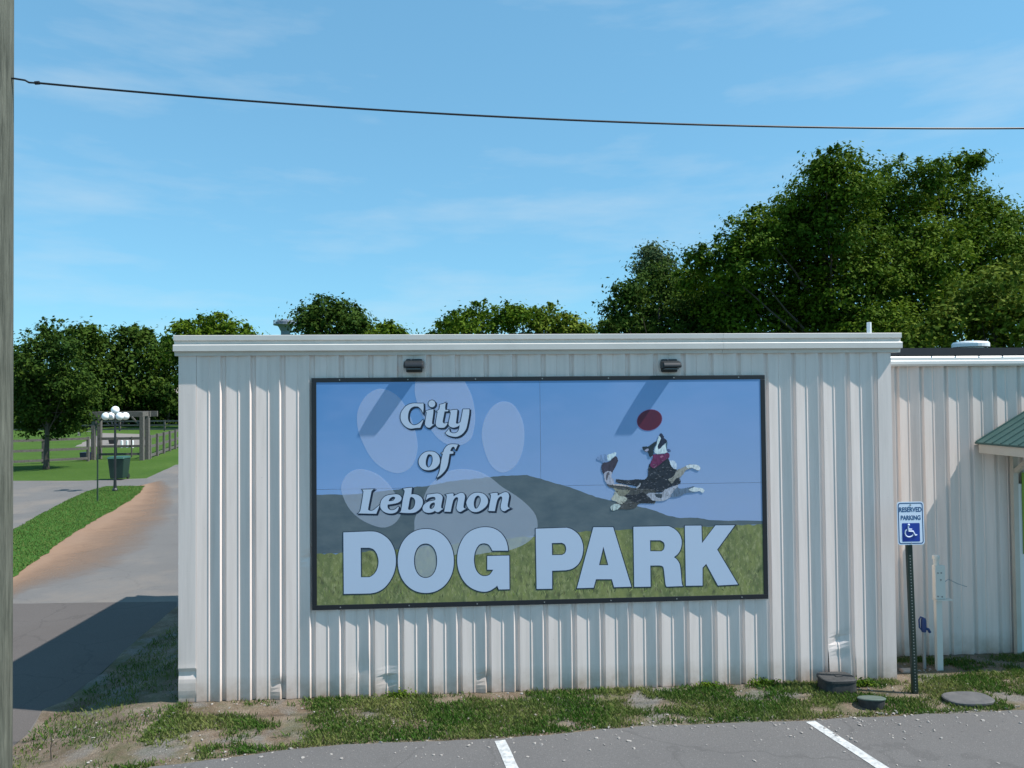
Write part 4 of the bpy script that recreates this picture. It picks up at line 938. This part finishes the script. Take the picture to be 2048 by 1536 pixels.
# gateway
gl, gr = gp(187, 919), gp(284, 920)
gate = thing('timber_gateway', (gl+gr)/2, 'grey weathered timber gateway of heavy posts and beams', 'gateway')
ztop = at_depth(240, 823, gl)[2]; dpt = .75
for base in (gl, gr):
    for dy in (0, dpt):
        MB().box((base[0]-.11, base[1]+dy-.11, ROAD_Z-.05), (base[0]+.11, base[1]+dy+.11, ztop-.30)).build('post', M['wood_grey'], gate, bevel=.01)
for dy in (-.14, dpt+.14):
    MB().box((gl[0]-.16, gl[1]+dy-.06, ztop-.34), (gr[0]+.16, gl[1]+dy+.06, ztop)).build('beam', M['wood_grey'], gate, bevel=.01)
for base in (gl, gr):
    MB().box((base[0]-.07, base[1]-.07, ztop-.295), (base[0]+.07, base[1]+dpt+.07, ztop-.02)).build('side_beam', M['wood_grey'], gate, bevel=.01)
    for sx, b2 in ((1, base),):
        s = 1 if base is gl else -1
        MB().bar((base[0]+s*.1, base[1], ztop-.85), (base[0]+s*.6, base[1], ztop-.32), .08, .08).build('brace', M['wood_grey'], gate)
gh = at_depth(240, 875, gl)[2]
for i, (h0, h1) in enumerate(((gh-.16, gh), (gh-.62, gh-.48), (gh-1.1, gh-.96))):
    MB().box((gl[0]+.13, gl[1]+dpt*.5-.03, h0), (gr[0]-.13, gl[1]+dpt*.5+.03, h1)).build('gate_rail', M['wood_grey'], gate)
for f in (.02, .35, .66, .98):
    x = gl[0]+.17+(gr[0]-gl[0]-.34)*f
    MB().box((x-.04, gl[1]+dpt*.5-.055, ROAD_Z+.08), (x+.04, gl[1]+dpt*.5-.032, gh+.03)).build('gate_upright', M['wood_grey'], gate)
def fence(a, b, h, rails, label, spacing=2.45, w=.13, rh=.14):
    a, b = np.array(a, float), np.array(b, float); t = thing('rail_fence', (a+b)/2, label, 'fence')
    L = np.linalg.norm(b-a); n = max(2, int(round(L/spacing)))
    P = [a+(b-a)*i/n for i in range(n+1)]
    for p in P: MB().box((p[0]-w/2, p[1]-w/2, p[2]-.1), (p[0]+w/2, p[1]+w/2, p[2]+h+.05)).build('post', M['wood_grey'], t)
    d = (b-a)/L; nn = np.array((d[1], -d[0], 0)); nn = nn if nn[1] < 0 else -nn
    for i in range(n):
        for r in rails:
            MB().bar(P[i]+nn*(w/2+.02)+(0,0,h*r)+d*.01, P[i+1]+nn*(w/2+.02)+(0,0,h*r)-d*.01, .035, rh).build('rail', M['wood_grey'], t)
fence(gp(176, 922), gp(-110, 936), 1.38, (.96, .54, .12), 'low three rail timber fence running left from the gateway')
fence(gp(300, 917), gp(430, 868), 1.38, (.93, .5, .1), 'timber rail fence running back to the right of the gateway', rh=.17)
fence(gp(-60, 862.5), gp(420, 861), 1.25, (.95, .55, .15), 'far timber rail fence across the back of the lawn', 3.0, .18, .17)
# things beyond the gate
patch('concrete_pad', P2([(150,893),(300,893),(285,868),(205,866)]), -.006, mat('concrete', (.17, .155, .14), .9, noise_s=.8, noise_amt=.2, col2=(.24, .20, .165)), 1.0, .15, seed=12)
for i, px in enumerate((244, 254.5, 265)):
    q = gp(px, 895.5); hb_ = at_depth(px, 881, q)[2]-q[2]
    o = MB().lathe([(.09, 0), (.09, hb_-.03), (.06, hb_)], q, 12).build('bollard', M['pvc'], None)
    o.location = (0, 0, 0); tag(o, ('leftmost', 'middle', 'rightmost')[i]+' of three short white bollards beyond the gateway', 'bollard', 'white bollards beyond the gate')
q = gp(167, 920.5)
o = frustum((q[0], q[1]+.3), .44, .5, .52, .55, q[2], q[2]+.46).build('storage_tub', M['navy'], None, bevel=.02); tag(o, 'small dark navy tub on the lawn left of the gateway', 'tub')
q = gp(223, 888)
o = frustum((q[0], q[1]+.3), .5, .4, .62, .5, q[2], q[2]+.42).build('litter_bin', M['black'], None, bevel=.02); tag(o, 'small black bin on the pad beyond the gateway', 'rubbish bin')
q = gp(172, 871)
o = MB().box((q[0]-.9, q[1]-.15, q[2]+.4), (q[0]+.9, q[1]+.15, q[2]+.46)).add([(q[0]+s*.7+a, q[1]+b, q[2]+c) for s in (-1, 1) for a in (-.08, .08) for b in (-.15, .15) for c in (-.02, .4)],
    [(0,1,3,2),(4,6,7,5),(0,4,5,1),(2,3,7,6),(0,2,6,4),(8,9,11,10),(12,14,15,13),(8,12,13,9),(10,11,15,14),(8,10,14,12)]).build('park_bench', M['stone'], None)
tag(o, 'pale backless bench on the far lawn behind the fence', 'bench')

# ------------------------------------------------------------------ far house and water tower
hq = on_y(366, 840, 115.0); hx, hyy = hq[0], 115.0
hs = thing('house', (hx, hyy, ROAD_Z), 'pale house half hidden among the far left trees', 'house')
x0h, x1h = on_y(334, 800, 115)[0], on_y(334, 800, 115)[0]+12
z0h, z1h = ROAD_Z, on_y(340, 786, 115)[2]; zrh = on_y(340, 760, 115)[2]
MB().box((x0h, 115, z0h), (x1h, 122, z1h)).build('wall', M['house'], hs)
MB().add([(x0h-.4, 114.6, z1h), (x1h+.4, 114.6, z1h), (x1h+.4, 122.4, z1h), (x0h-.4, 122.4, z1h), (x0h+1.2, 118.5, zrh), (x1h-1.2, 118.5, zrh)], [(0,1,5,4),(1,2,5),(2,3,4,5),(3,0,4),(3,2,1,0)]).build('roof', M['houseroof'], hs)
for i in range(4):
    xx = x0h+.5+i*2.2
    wdw = MB().box((xx, 114.93, z0h+1.0), (xx+1.0, 114.99, z0h+2.2)).build('window', M['trim2'], hs)
    MB().box((xx+.08, 114.90, z0h+1.08), (xx+.92, 114.928, z0h+2.12)).build('pane', M['glass'], wdw)
TY = 260.0
tw = on_y(571, 655, TY); s_ = (tw-CAM)@FW/F
wt = thing('water_tower', (tw[0], TY, ROAD_Z), 'distant grey water tower top beside a round tree', 'water tower')
zt1, zt2, zt3 = on_y(571, 656, TY)[2], on_y(571, 650, TY)[2], on_y(571, 640, TY)[2]
MB().lathe([(2.2, ROAD_Z), (1.7, 4), (1.6, zt1-1)], (tw[0], TY, 0), 20).build('column', M['tower'], wt)
MB().lathe([(1.65, zt1-1.2), (2.4, zt1+.3), (3.4, zt2+.3), (3.5, zt2+1.0), (2.7, zt3-.2), (.3, zt3+.3)], (tw[0], TY, 0), 24).build('tank', M['tower'], wt)
for r_, z_ in ((4.1, zt2+.2), (4.1, zt2+1.4)):
    MB().tube([(tw[0]+r_*math.cos(a), TY+r_*math.sin(a), z_) for a in np.linspace(0, 2*math.pi, 25)], .12, 6).build('rail', M['tower'], wt)
for i in range(10):
    a = 2*math.pi*i/10
    MB().tube([(tw[0]+4.1*math.cos(a), TY+4.1*math.sin(a), zt2), (tw[0]+4.1*math.cos(a), TY+4.1*math.sin(a), zt2+1.5)], .12, 6).build('rail_post', M['tower'], wt)
MB().lathe([(4.2, zt2-.1), (4.2, zt2+.1)], (tw[0], TY, 0), 24).build('deck', M['tower'], wt)
MB().tube([(tw[0]+1.6, TY, zt3-.5), (tw[0]+1.6, TY, zt3+1.6)], .12, 6).build('aerial', M['tower'], wt)

# ------------------------------------------------------------------ trees
G_ = 'treetops showing over the building'
def leaves(centres, normals, size, tint):
    """leaf quads (folded pairs of triangles) as one mesh"""
    n = len(centres)
    a = npr.normal(size=(n, 3)); a -= normals*(a*normals).sum(1, keepdims=True); a /= np.linalg.norm(a, axis=1, keepdims=True)
    b = np.cross(normals, a); s = size[:, None]
    v = np.stack([centres-a*s, centres+b*s*.55+normals*s*.16, centres+a*s*1.05, centres-b*s*.55+normals*s*.10], 1).reshape(-1, 3)
    return v
def leaf_object(name, v, tint, m, parent):
    n = len(v)//4; o = origin(parent)
    me = bpy.data.meshes.new(name); me.vertices.add(len(v)); me.vertices.foreach_set('co', (v-o).astype(np.float32).ravel())
    me.loops.add(4*n); me.loops.foreach_set('vertex_index', np.arange(4*n, dtype=np.int32))
    me.polygons.add(n); me.polygons.foreach_set('loop_start', np.arange(0, 4*n, 4, dtype=np.int32))
    try: me.polygons.foreach_set('loop_total', np.full(n, 4, dtype=np.int32))
    except Exception: pass
    me.update(calc_edges=True)
    at = me.attributes.new('tint', 'FLOAT', 'FACE'); at.data.foreach_set('value', tint.astype(np.float32))
    me.validate()
    return place(name, me, m, parent)
def tree(label, base, lobes, depth, leafm, size, dens, group=None, spread=.8, trunk_r=None, name='tree', extra=None, yr=None):
    """lobes: (px, py, radius px) of foliage clumps seen in the photo; they sit round the trunk at their own depths"""
    sc = None; C_, R_ = [], []
    lr = random.Random(len(label)*7+int(abs(base[0])*10))
    for (px, py, r) in lobes:
        q0 = on_y(px, py, depth); k = float((q0-CAM)@FW)/F
        rad = r*k
        dy = lr.uniform(-1, 1)*spread*(yr if yr else rad*1.6)
        C_.append(on_y(px, py, depth+dy)); R_.append(rad*(1+dy/max(1e-6, depth+8)))
    C_ = np.array(C_); R_ = np.array(R_)
    t = thing(name, base, label, 'tree', group)
    mid = C_.mean(0); zlow = (C_[:, 2]-R_).min(); H_ = (C_[:, 2]+R_).max()-base[2]
    tr = trunk_r or H_*.022
    # trunk and limbs
    top = np.array((mid[0]*.7+base[0]*.3, mid[1]*.5+base[1]*.5, min(mid[2]+.15*H_, base[2]+H_*.80)))
    fork = np.array(base)+(top-np.array(base))*.38
    mb = MB(); n = 9
    mb.tube([np.array(base)-(0,0,.1), np.array(base)+(.02,0,.25), fork*.5+np.array(base)*.5, fork, fork*.4+top*.6, top], [tr*1.5, tr*1.08, tr*.95, tr*.8, tr*.45, tr*.15], 10).build('trunk', M['bark'], t, smooth=True)
    for c, r in zip(C_, R_):
        f = lr.uniform(.30, .6); st_ = np.array(base)+(top-np.array(base))*f
        md = st_*.5+c*.5+np.array((0, 0, .55*r))
        tip = c+np.array((lr.uniform(-.4,.4), lr.uniform(-.4,.4), .6))*r; LP = []
        for q in range(9):
            w_ = q/8; pt = st_*(1-w_)**2+2*md*w_*(1-w_)+tip*w_*w_
            LP.append(pt+np.array([noise.noise(Vector((pt[0]*1.1+a_*9, pt[1]*1.1, pt[2]*1.1))) for a_ in range(3)])*.16*r*math.sin(math.pi*w_))
        mb = MB(); mb.tube(LP, [tr*(.22*(1-q/8)**1.2+.012) for q in range(9)], 6).build('limb', M['bark'], t, smooth=True)
    V, T = [], []
    for c, r in zip(C_, R_):
        K = 58
        ncl = max(10, int((3.0 if group == G_ else 4.6)*dens*(r/size)**2)//K)
        u = npr.normal(size=(ncl, 3)); u /= np.linalg.norm(u, axis=1, keepdims=True)
        rr = r*(.45+.60*npr.random(ncl)**.5)
        cl = c+u*rr[:, None]*np.array((1, 1, .92))
        clr = size*(2.2+4.2*npr.random(ncl)); lt_ = lr.uniform(-.18, .25)
        off = npr.normal(size=(ncl*K, 3)); cen = np.repeat(cl, K, 0)+off*np.repeat(clr, K)[:, None]*np.array((.62, .62, .36))
        nrm = npr.normal(size=(ncl*K, 3))*.6+np.array((0, 0, .7))+np.repeat(u, K, 0)*.35+off*np.array((.45, .45, .35))
        nrm /= np.linalg.norm(nrm, axis=1, keepdims=True)
        sz = size*(.5+.6*npr.random(ncl*K))
        V.append(leaves(cen, nrm, sz, None)); T.append(np.clip(np.repeat(npr.random(ncl)**1.3, K)*.8+npr.random(ncl*K)*.3-.05+lt_, 0, 1))
        ns = 14 if group == G_ else 9; us = npr.normal(size=(ns, 3))+np.array((0, 0, .5)); us /= np.linalg.norm(us, axis=1, keepdims=True)
        for q in range(ns):          # sprigs that stand out of the lobe
            m_ = 46; tt = npr.random((m_, 1)); L_ = r*(.16+(.34 if group == G_ else .22)*npr.random())
            cs = c+us[q]*r*.92+us[q]*L_*tt+npr.normal(size=(m_, 3))*(1.05-tt)*max(size*1.25, r*.07)
            nn_ = npr.normal(size=(m_, 3))*.7+np.array((0, 0, .7)); nn_ /= np.linalg.norm(nn_, axis=1, keepdims=True)
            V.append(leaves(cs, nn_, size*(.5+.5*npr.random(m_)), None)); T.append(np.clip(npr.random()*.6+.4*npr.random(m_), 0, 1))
        # larger filler leaves deep inside, kept to darker tints, close the crown
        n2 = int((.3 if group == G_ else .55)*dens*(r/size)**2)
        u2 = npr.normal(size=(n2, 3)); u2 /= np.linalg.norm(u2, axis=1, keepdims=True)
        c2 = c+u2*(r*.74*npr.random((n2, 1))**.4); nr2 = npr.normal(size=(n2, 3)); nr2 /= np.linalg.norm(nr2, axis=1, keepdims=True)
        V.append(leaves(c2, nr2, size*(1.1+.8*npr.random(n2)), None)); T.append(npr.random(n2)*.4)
    leaf_object('crown', np.concatenate(V), np.concatenate(T), leafm, t)
    return t
def base_at(px, depth, z=0.0):
    q = on_y(px, 900, depth); return (q[0], depth, z)
# big tree group behind the building at the right
tree('huge dark green tree towering behind the right end of the building', base_at(1700, 19),
     [(1645,335,32),(1690,370,70),(1625,420,70),(1760,395,75),(1575,465,75),(1505,485,62),(1460,530,58),(1655,480,100),(1780,490,100),(1840,520,90),(1560,580,105),(1700,590,115),(1830,620,110),(1440,600,70),(1500,640,85),(1400,515,24),(1380,560,26),(1640,670,100),(1760,690,90)],
     19, M['leaf_a'], .088, 3.4, spread=.9, trunk_r=.32, yr=2.6)
tree('tall tree with a loose open top at the far right, behind the big one', base_at(1960, 21),
     [(1860,350,38),(1915,345,36),(1880,400,50),(1940,425,55),(1950,320,14),(1990,450,48),(2025,440,26),(1930,480,70),(2010,520,70),(2080,500,80),(1940,580,80)],
     21, M['leaf_a'], .088, 3.0, spread=.8, trunk_r=.26, yr=2.2)
tree('yellow green bushy tree above the dark wing roof', base_at(2010, 14),
     [(1960,610,60),(2020,600,70),(1900,655,45),(1980,670,60),(2070,650,80),(2040,560,45),(1850,690,40)],
     14, M['leaf_c'], .10, 3.0, spread=.7, trunk_r=.16, yr=1.5)
tree('dark mid height tree at the left foot of the huge tree', base_at(1330, 22),
     [(1262,585,34),(1320,565,40),(1370,590,48),(1245,625,34),(1232,660,26),(1290,640,60),(1350,650,70),(1410,630,60),(1215,655,14),(1420,680,60)],
     22, M['leaf_b'], .092, 3.2, spread=.8, trunk_r=.2, yr=2.0)
tree('thin greyish treetop poking out above the dark mid tree', base_at(1310, 30),
     [(1310,520,26),(1290,545,24),(1335,540,22),(1305,580,45),(1300,505,10)], 30, M['leaf_g'], .12, 1.6, spread=.5, trunk_r=.14)
# trees beyond the roof cap
G_ = 'treetops showing over the building'
tree('flat topped treetop at the left end of the roof cap', base_at(430, 95, ROAD_Z), [(370,668,20),(405,662,24),(440,658,26),(470,672,24),(495,682,14),(430,700,60),(380,720,50),(480,730,50)], 95, M['leaf_a'], .34, 2.6, G_, yr=3)
tree('round dense dark treetop beside the water tower', base_at(655, 85, ROAD_Z), [(650,620,30),(615,640,24),(690,632,26),(635,655,40),(685,660,38),(712,650,16),(650,700,70),(620,740,60),(700,740,60)], 85, M['leaf_b'], .30, 3.0, G_, yr=3)
tree('small ragged treetop right of the round tree', base_at(770, 90, ROAD_Z), [(735,672,18),(770,664,18),(798,676,12),(755,700,40),(790,710,36)], 90, M['leaf_a'], .30, 2.4, G_, yr=3)
tree('wide open treetop over the middle of the roof cap', base_at(960, 75, ROAD_Z), [(920,648,26),(965,636,30),(1010,640,28),(1035,630,14),(885,665,20),(945,680,50),(1010,685,46),(960,740,70)], 75, M['leaf_a'], .27, 2.3, G_, yr=3)
tree('bright yellow green treetop right of the roof cap middle', base_at(1110, 78, ROAD_Z), [(1072,642,22),(1105,645,30),(1140,658,26),(1168,672,18),(1090,685,44),(1140,700,46),(1110,740,60)], 78, M['leaf_c'], .28, 2.6, G_, yr=3)
# trees at the left
mbse = gp(92, 938)
tree('young leafy maple on the lawn beside the rail fence', tuple(mbse), [(98,668,30),(70,705,38),(130,700,34),(55,755,42),(105,745,50),(150,770,36),(45,805,40),(90,800,50),(140,815,42),(70,848,30),(120,850,34),(165,790,24),(25,770,34),(155,840,22)], mbse[1], M['leaf_b'], .105, 2.5, trunk_r=.13, yr=1.4, spread=.8)
GL = 'dark trees along the far left'
def far_tree(label, px, depth, lobes, m, dens=2.8): tree(label, base_at(px, depth, ROAD_Z), lobes, depth, m, depth*.0034, dens, GL, yr=3.0)
far_tree('slim treetop rising behind the right side of the young maple', 172, 100, [(165,672,22),(185,680,22),(160,705,30),(190,720,34),(175,770,50),(150,800,50)], M['leaf_b'])
far_tree('broad dark tree behind the globes of the lamp', 250, 104, [(232,690,32),(275,682,28),(300,700,34),(225,735,46),(275,740,50),(215,790,54),(270,800,56),(320,790,40)], M['leaf_b'])
far_tree('dark treetop tight against the left wall edge', 335, 110, [(320,710,24),(340,700,22),(355,720,30),(305,755,36),(330,800,22),(400,760,40)], M['leaf_b'])
far_tree('dark tree half hidden by the utility pole', 12, 98, [(10,715,30),(35,720,22),(-10,760,45),(25,770,44),(40,815,44),(-5,820,50)], M['leaf_b'])
far_tree('low dark tree filling the gap above the far fence', 120, 108, [(60,790,50),(110,780,50),(160,810,44),(200,820,36),(90,830,44),(150,838,30),(30,838,36)], M['leaf_b'])
far_tree('low dark tree behind the gateway beam', 270, 112, [(235,815,36),(280,825,36),(320,830,32),(345,825,26),(300,800,40)], M['leaf_b'])
# hedge-like wood beyond so that no gap opens to the horizon
V, T = [], []
for i in range(150):
    x = -190+i*2.6; y = 135+rnd.uniform(-6, 6)
    c = np.array((x, y, rnd.uniform(1.5, 5.5))); r = rnd.uniform(2.0, 3.6)
    n = 150; u = npr.normal(size=(n, 3)); u /= np.linalg.norm(u, axis=1, keepdims=True)
    cen = c+u*r*(.6+.45*npr.random((n, 1))); nrm = u*.6+npr.normal(size=(n, 3))*.5+np.array((0, 0, .5)); nrm /= np.linalg.norm(nrm, axis=1, keepdims=True)
    V.append(leaves(cen, nrm, .45+.4*npr.random(n), None)); T.append(npr.random(n))
o = leaf_object('far_wood', np.concatenate(V), np.concatenate(T), M['leaf_b'], None); tag(o, 'low dark belt of far woodland along the horizon', 'woodland', kind='stuff')

# ------------------------------------------------------------------ grass, gravel and weeds in the strip
def lot_y(x): return float(np.interp(x, [p[0] for p in lot_edge], [p[1] for p in lot_edge]))
def gmask(x, y): return .8*noise.fractal(Vector((x*1.5+3.1, y*2.6, 1.7)), .8, 2.1, 5)+.45*noise.noise(Vector((x*.5, y*.7, 8)))+.06
def blades(spots, hmin, hmax, wdt):
    n = len(spots); P = np.array(spots)
    ang = npr.random(n)*2*math.pi; h = hmin+(hmax-hmin)*npr.random(n)**1.6; lean = .25+.9*npr.random(n)
    d = np.stack([np.cos(ang), np.sin(ang), np.zeros(n)], 1); sd = np.stack([-np.sin(ang), np.cos(ang), np.zeros(n)], 1)
    w = (wdt*(.6+.8*npr.random(n)))[:, None]
    up = np.array((0, 0, 1.0))
    tip = P+d*(lean*h)[:, None]*.8+up*h[:, None]; md = P+d*(lean*h)[:, None]*.28+up*(h*.62)[:, None]
    return np.stack([P-sd*w, P+sd*w, tip, md-sd*w*.8], 1).reshape(-1, 4, 3)
spots = []; tries = 0
while len(spots) < 85000 and tries < 700000:
    tries += 1
    x = rnd.uniform(-5.3, 7.5)
    if x > XR+.05: y = rnd.uniform(-.95, .62)
    elif x < XL-.03: y = rnd.uniform(-2.2, 5.0)
    else: y = rnd.uniform(-1.45, -.02)
    if x < XL and y > 0 and rnd.random() < .35: continue
    if -3.6 < x and y < lot_y(x)+.05-rnd.random()*.04: continue
    if x <= -3.6:
        # left of the lot: stay right of the bank edge
        bx = float(np.interp(y, [p[1] for p in bankw], [p[0] for p in bankw]))
        if x < bx+.05 or y < lot_edge[0][1]-(lot_edge[0][0]-x)*.8: continue
    k = gmask(x, y)
    if y > -.18 and x < XR: k += .05
    if x > XR and y > .05: k -= .25
    if k < -.30+rnd.random()*.36: continue
    spots.append((x, y, gz(x, y)-.004))
B = blades(spots, .012, .055, .0042)
tint = np.array([1.0 if rnd.random() < .07 else max(0, min(1, .30+1.0*noise.noise(Vector((p[0]*1.6, p[1]*1.6, 4)))+rnd.uniform(-.3, .35))) for p in spots])
o = leaf_object('weedy_grass', B.reshape(-1, 3), tint, M['blade'], None); tag(o, 'patchy short grass and weeds in the strip along the wall', 'grass', kind='stuff')
vg = []
vpoly = [np.array(p) for p in verge]
def inside(p, poly):
    c = False; j = len(poly)-1
    for i in range(len(poly)):
        if (poly[i][1] > p[1]) != (poly[j][1] > p[1]) and p[0] < (poly[j][0]-poly[i][0])*(p[1]-poly[i][1])/(poly[j][1]-poly[i][1])+poly[i][0]: c = not c
        j = i
    return c
while len(vg) < 24000:
    p = (rnd.uniform(-17, -8.5), rnd.uniform(4, 23))
    if inside(p, vpoly): vg.append((p[0], p[1], ROAD_Z+.002))
B = blades(vg, .015, .05, .008); o = leaf_object('verge_blades', B.reshape(-1, 3), npr.random(len(vg))*.7, M['blade'], None)
tag(o, 'lush green grass blades on the verge between road and drive', 'grass', kind='stuff')
# stones
ico = bmesh.new(); bmesh.ops.create_icosphere(ico, subdivisions=1, radius=1.0)
iv = np.array([v.co[:] for v in ico.verts]); ifc = [[v.index for v in f.verts] for f in ico.faces]; ico.free()
def stones(name, spots, m, label):
    V, Fc = [], []
    for (x, y, z, r) in spots:
        R = Matrix.Rotation(rnd.uniform(0, 6.28), 3, 'Z'); sc = np.array((rnd.uniform(.7, 1.4), rnd.uniform(.6, 1.1), rnd.uniform(.35, .7)))
        p = (iv*(1+.25*npr.normal(size=(len(iv), 1)))*sc*r)@np.array(R).T+np.array((x, y, z+r*.15)); n = len(V)*len(iv)
        V.append(p); Fc += [tuple(i+n for i in f) for f in ifc]
    me = bpy.data.meshes.new(name); me.from_pydata([tuple(p) for p in np.concatenate(V)], [], Fc); me.update()
    o = place(name, me, m); return tag(o, label, 'gravel', kind='stuff')
sp1, sp2 = [], []
while len(sp1) < 1000:
    x = rnd.uniform(-5.0, 7.5); y = rnd.uniform(-1.7, -.03) if x < XR else rnd.uniform(-1.2, .6)
    if x < -3.6 and y < lot_edge[0][1]-(lot_edge[0][0]-x)*.8: continue
    if x > -3.6 and y < lot_y(x)-.02: continue
    if noise.noise(Vector((x*.9, y*1.6, 21)))+rnd.uniform(-.3, .3) < -.02: continue
    sp1.append((x, y, gz(x), (.004+.012*rnd.random()**2.5)))
while len(sp2) < 900:
    x = rnd.uniform(-3.5, 7); e_ = lot_y(x) if x < 4.7 else -.88
    y = e_+.12-abs(rnd.gauss(0, .28)) if rnd.random() < .75 else rnd.uniform(-3, e_)
    near = math.exp(-((x-3.2)/.9)**2)
    if rnd.random() > .35+.65*near: continue
    sp2.append((x, y, .004, .004+.016*rnd.random()**3))
stones('pale_gravel', sp1, M['stone'], 'small pale stones scattered in the weedy strip')
stones('lot_gravel', sp2, M['stone2'], 'loose grey gravel scattered along the edge of the parking lot')
# broad-leaf weeds at the wall foot
for i, (px, py, r, lab) in enumerate(((800,1385,.12,'leafy weed at the wall foot below the word DOG'), (1412,1368,.09,'small dark leafy weed at the wall foot below the letter K'), (1520,1363,.14,'bigger leafy weed at the wall foot right of the billboard'), (1725,1372,.12,'low leafy weed beside the black valve box'))):
    q = on_z(px, py, 0); n = 240
    t = thing('weed', (q[0], min(q[1], -.04), 0), lab, 'plant')
    u = npr.normal(size=(n, 3))*np.array((1, .35, .45)); u[:, 2] = np.abs(u[:, 2])
    cen = np.array((q[0], min(q[1], -.05), .005))+u*r*.55; cen[:, 1] = np.minimum(cen[:, 1], -.02)
    nrm = npr.normal(size=(n, 3))*.5+np.array((0, -.3, .8)); nrm /= np.linalg.norm(nrm, axis=1, keepdims=True)
    leaf_object('foliage', leaves(cen, nrm, .010+.012*npr.random(n), None), npr.random(n), M['leaf_a'], t)
    MB().tube([(q[0], min(q[1], -.04), -.01), (q[0]+.01, min(q[1], -.04)-.005, r*.6)], .003, 6).build('stem', M['stake'], t)
q = on_z(103, 1520, -.1); t = thing('twig', q, 'thin dark twig sticking up from the gravel by the pole', 'plant')
MB().tube([(q[0], q[1], gz(q[0])-.02), (q[0]-.008, q[1], q[2]+.1), (q[0]+.004, q[1], q[2]+.18), (q[0]-.015, q[1], q[2]+.26)], [.006, .005, .004, .002], 6).build('stem', M['bark'], t)
MB().tube([(q[0]-.004, q[1], q[2]+.12), (q[0]+.05, q[1]+.01, q[2]+.17)], [.003, .0015], 5).build('side_shoot', M['bark'], t)
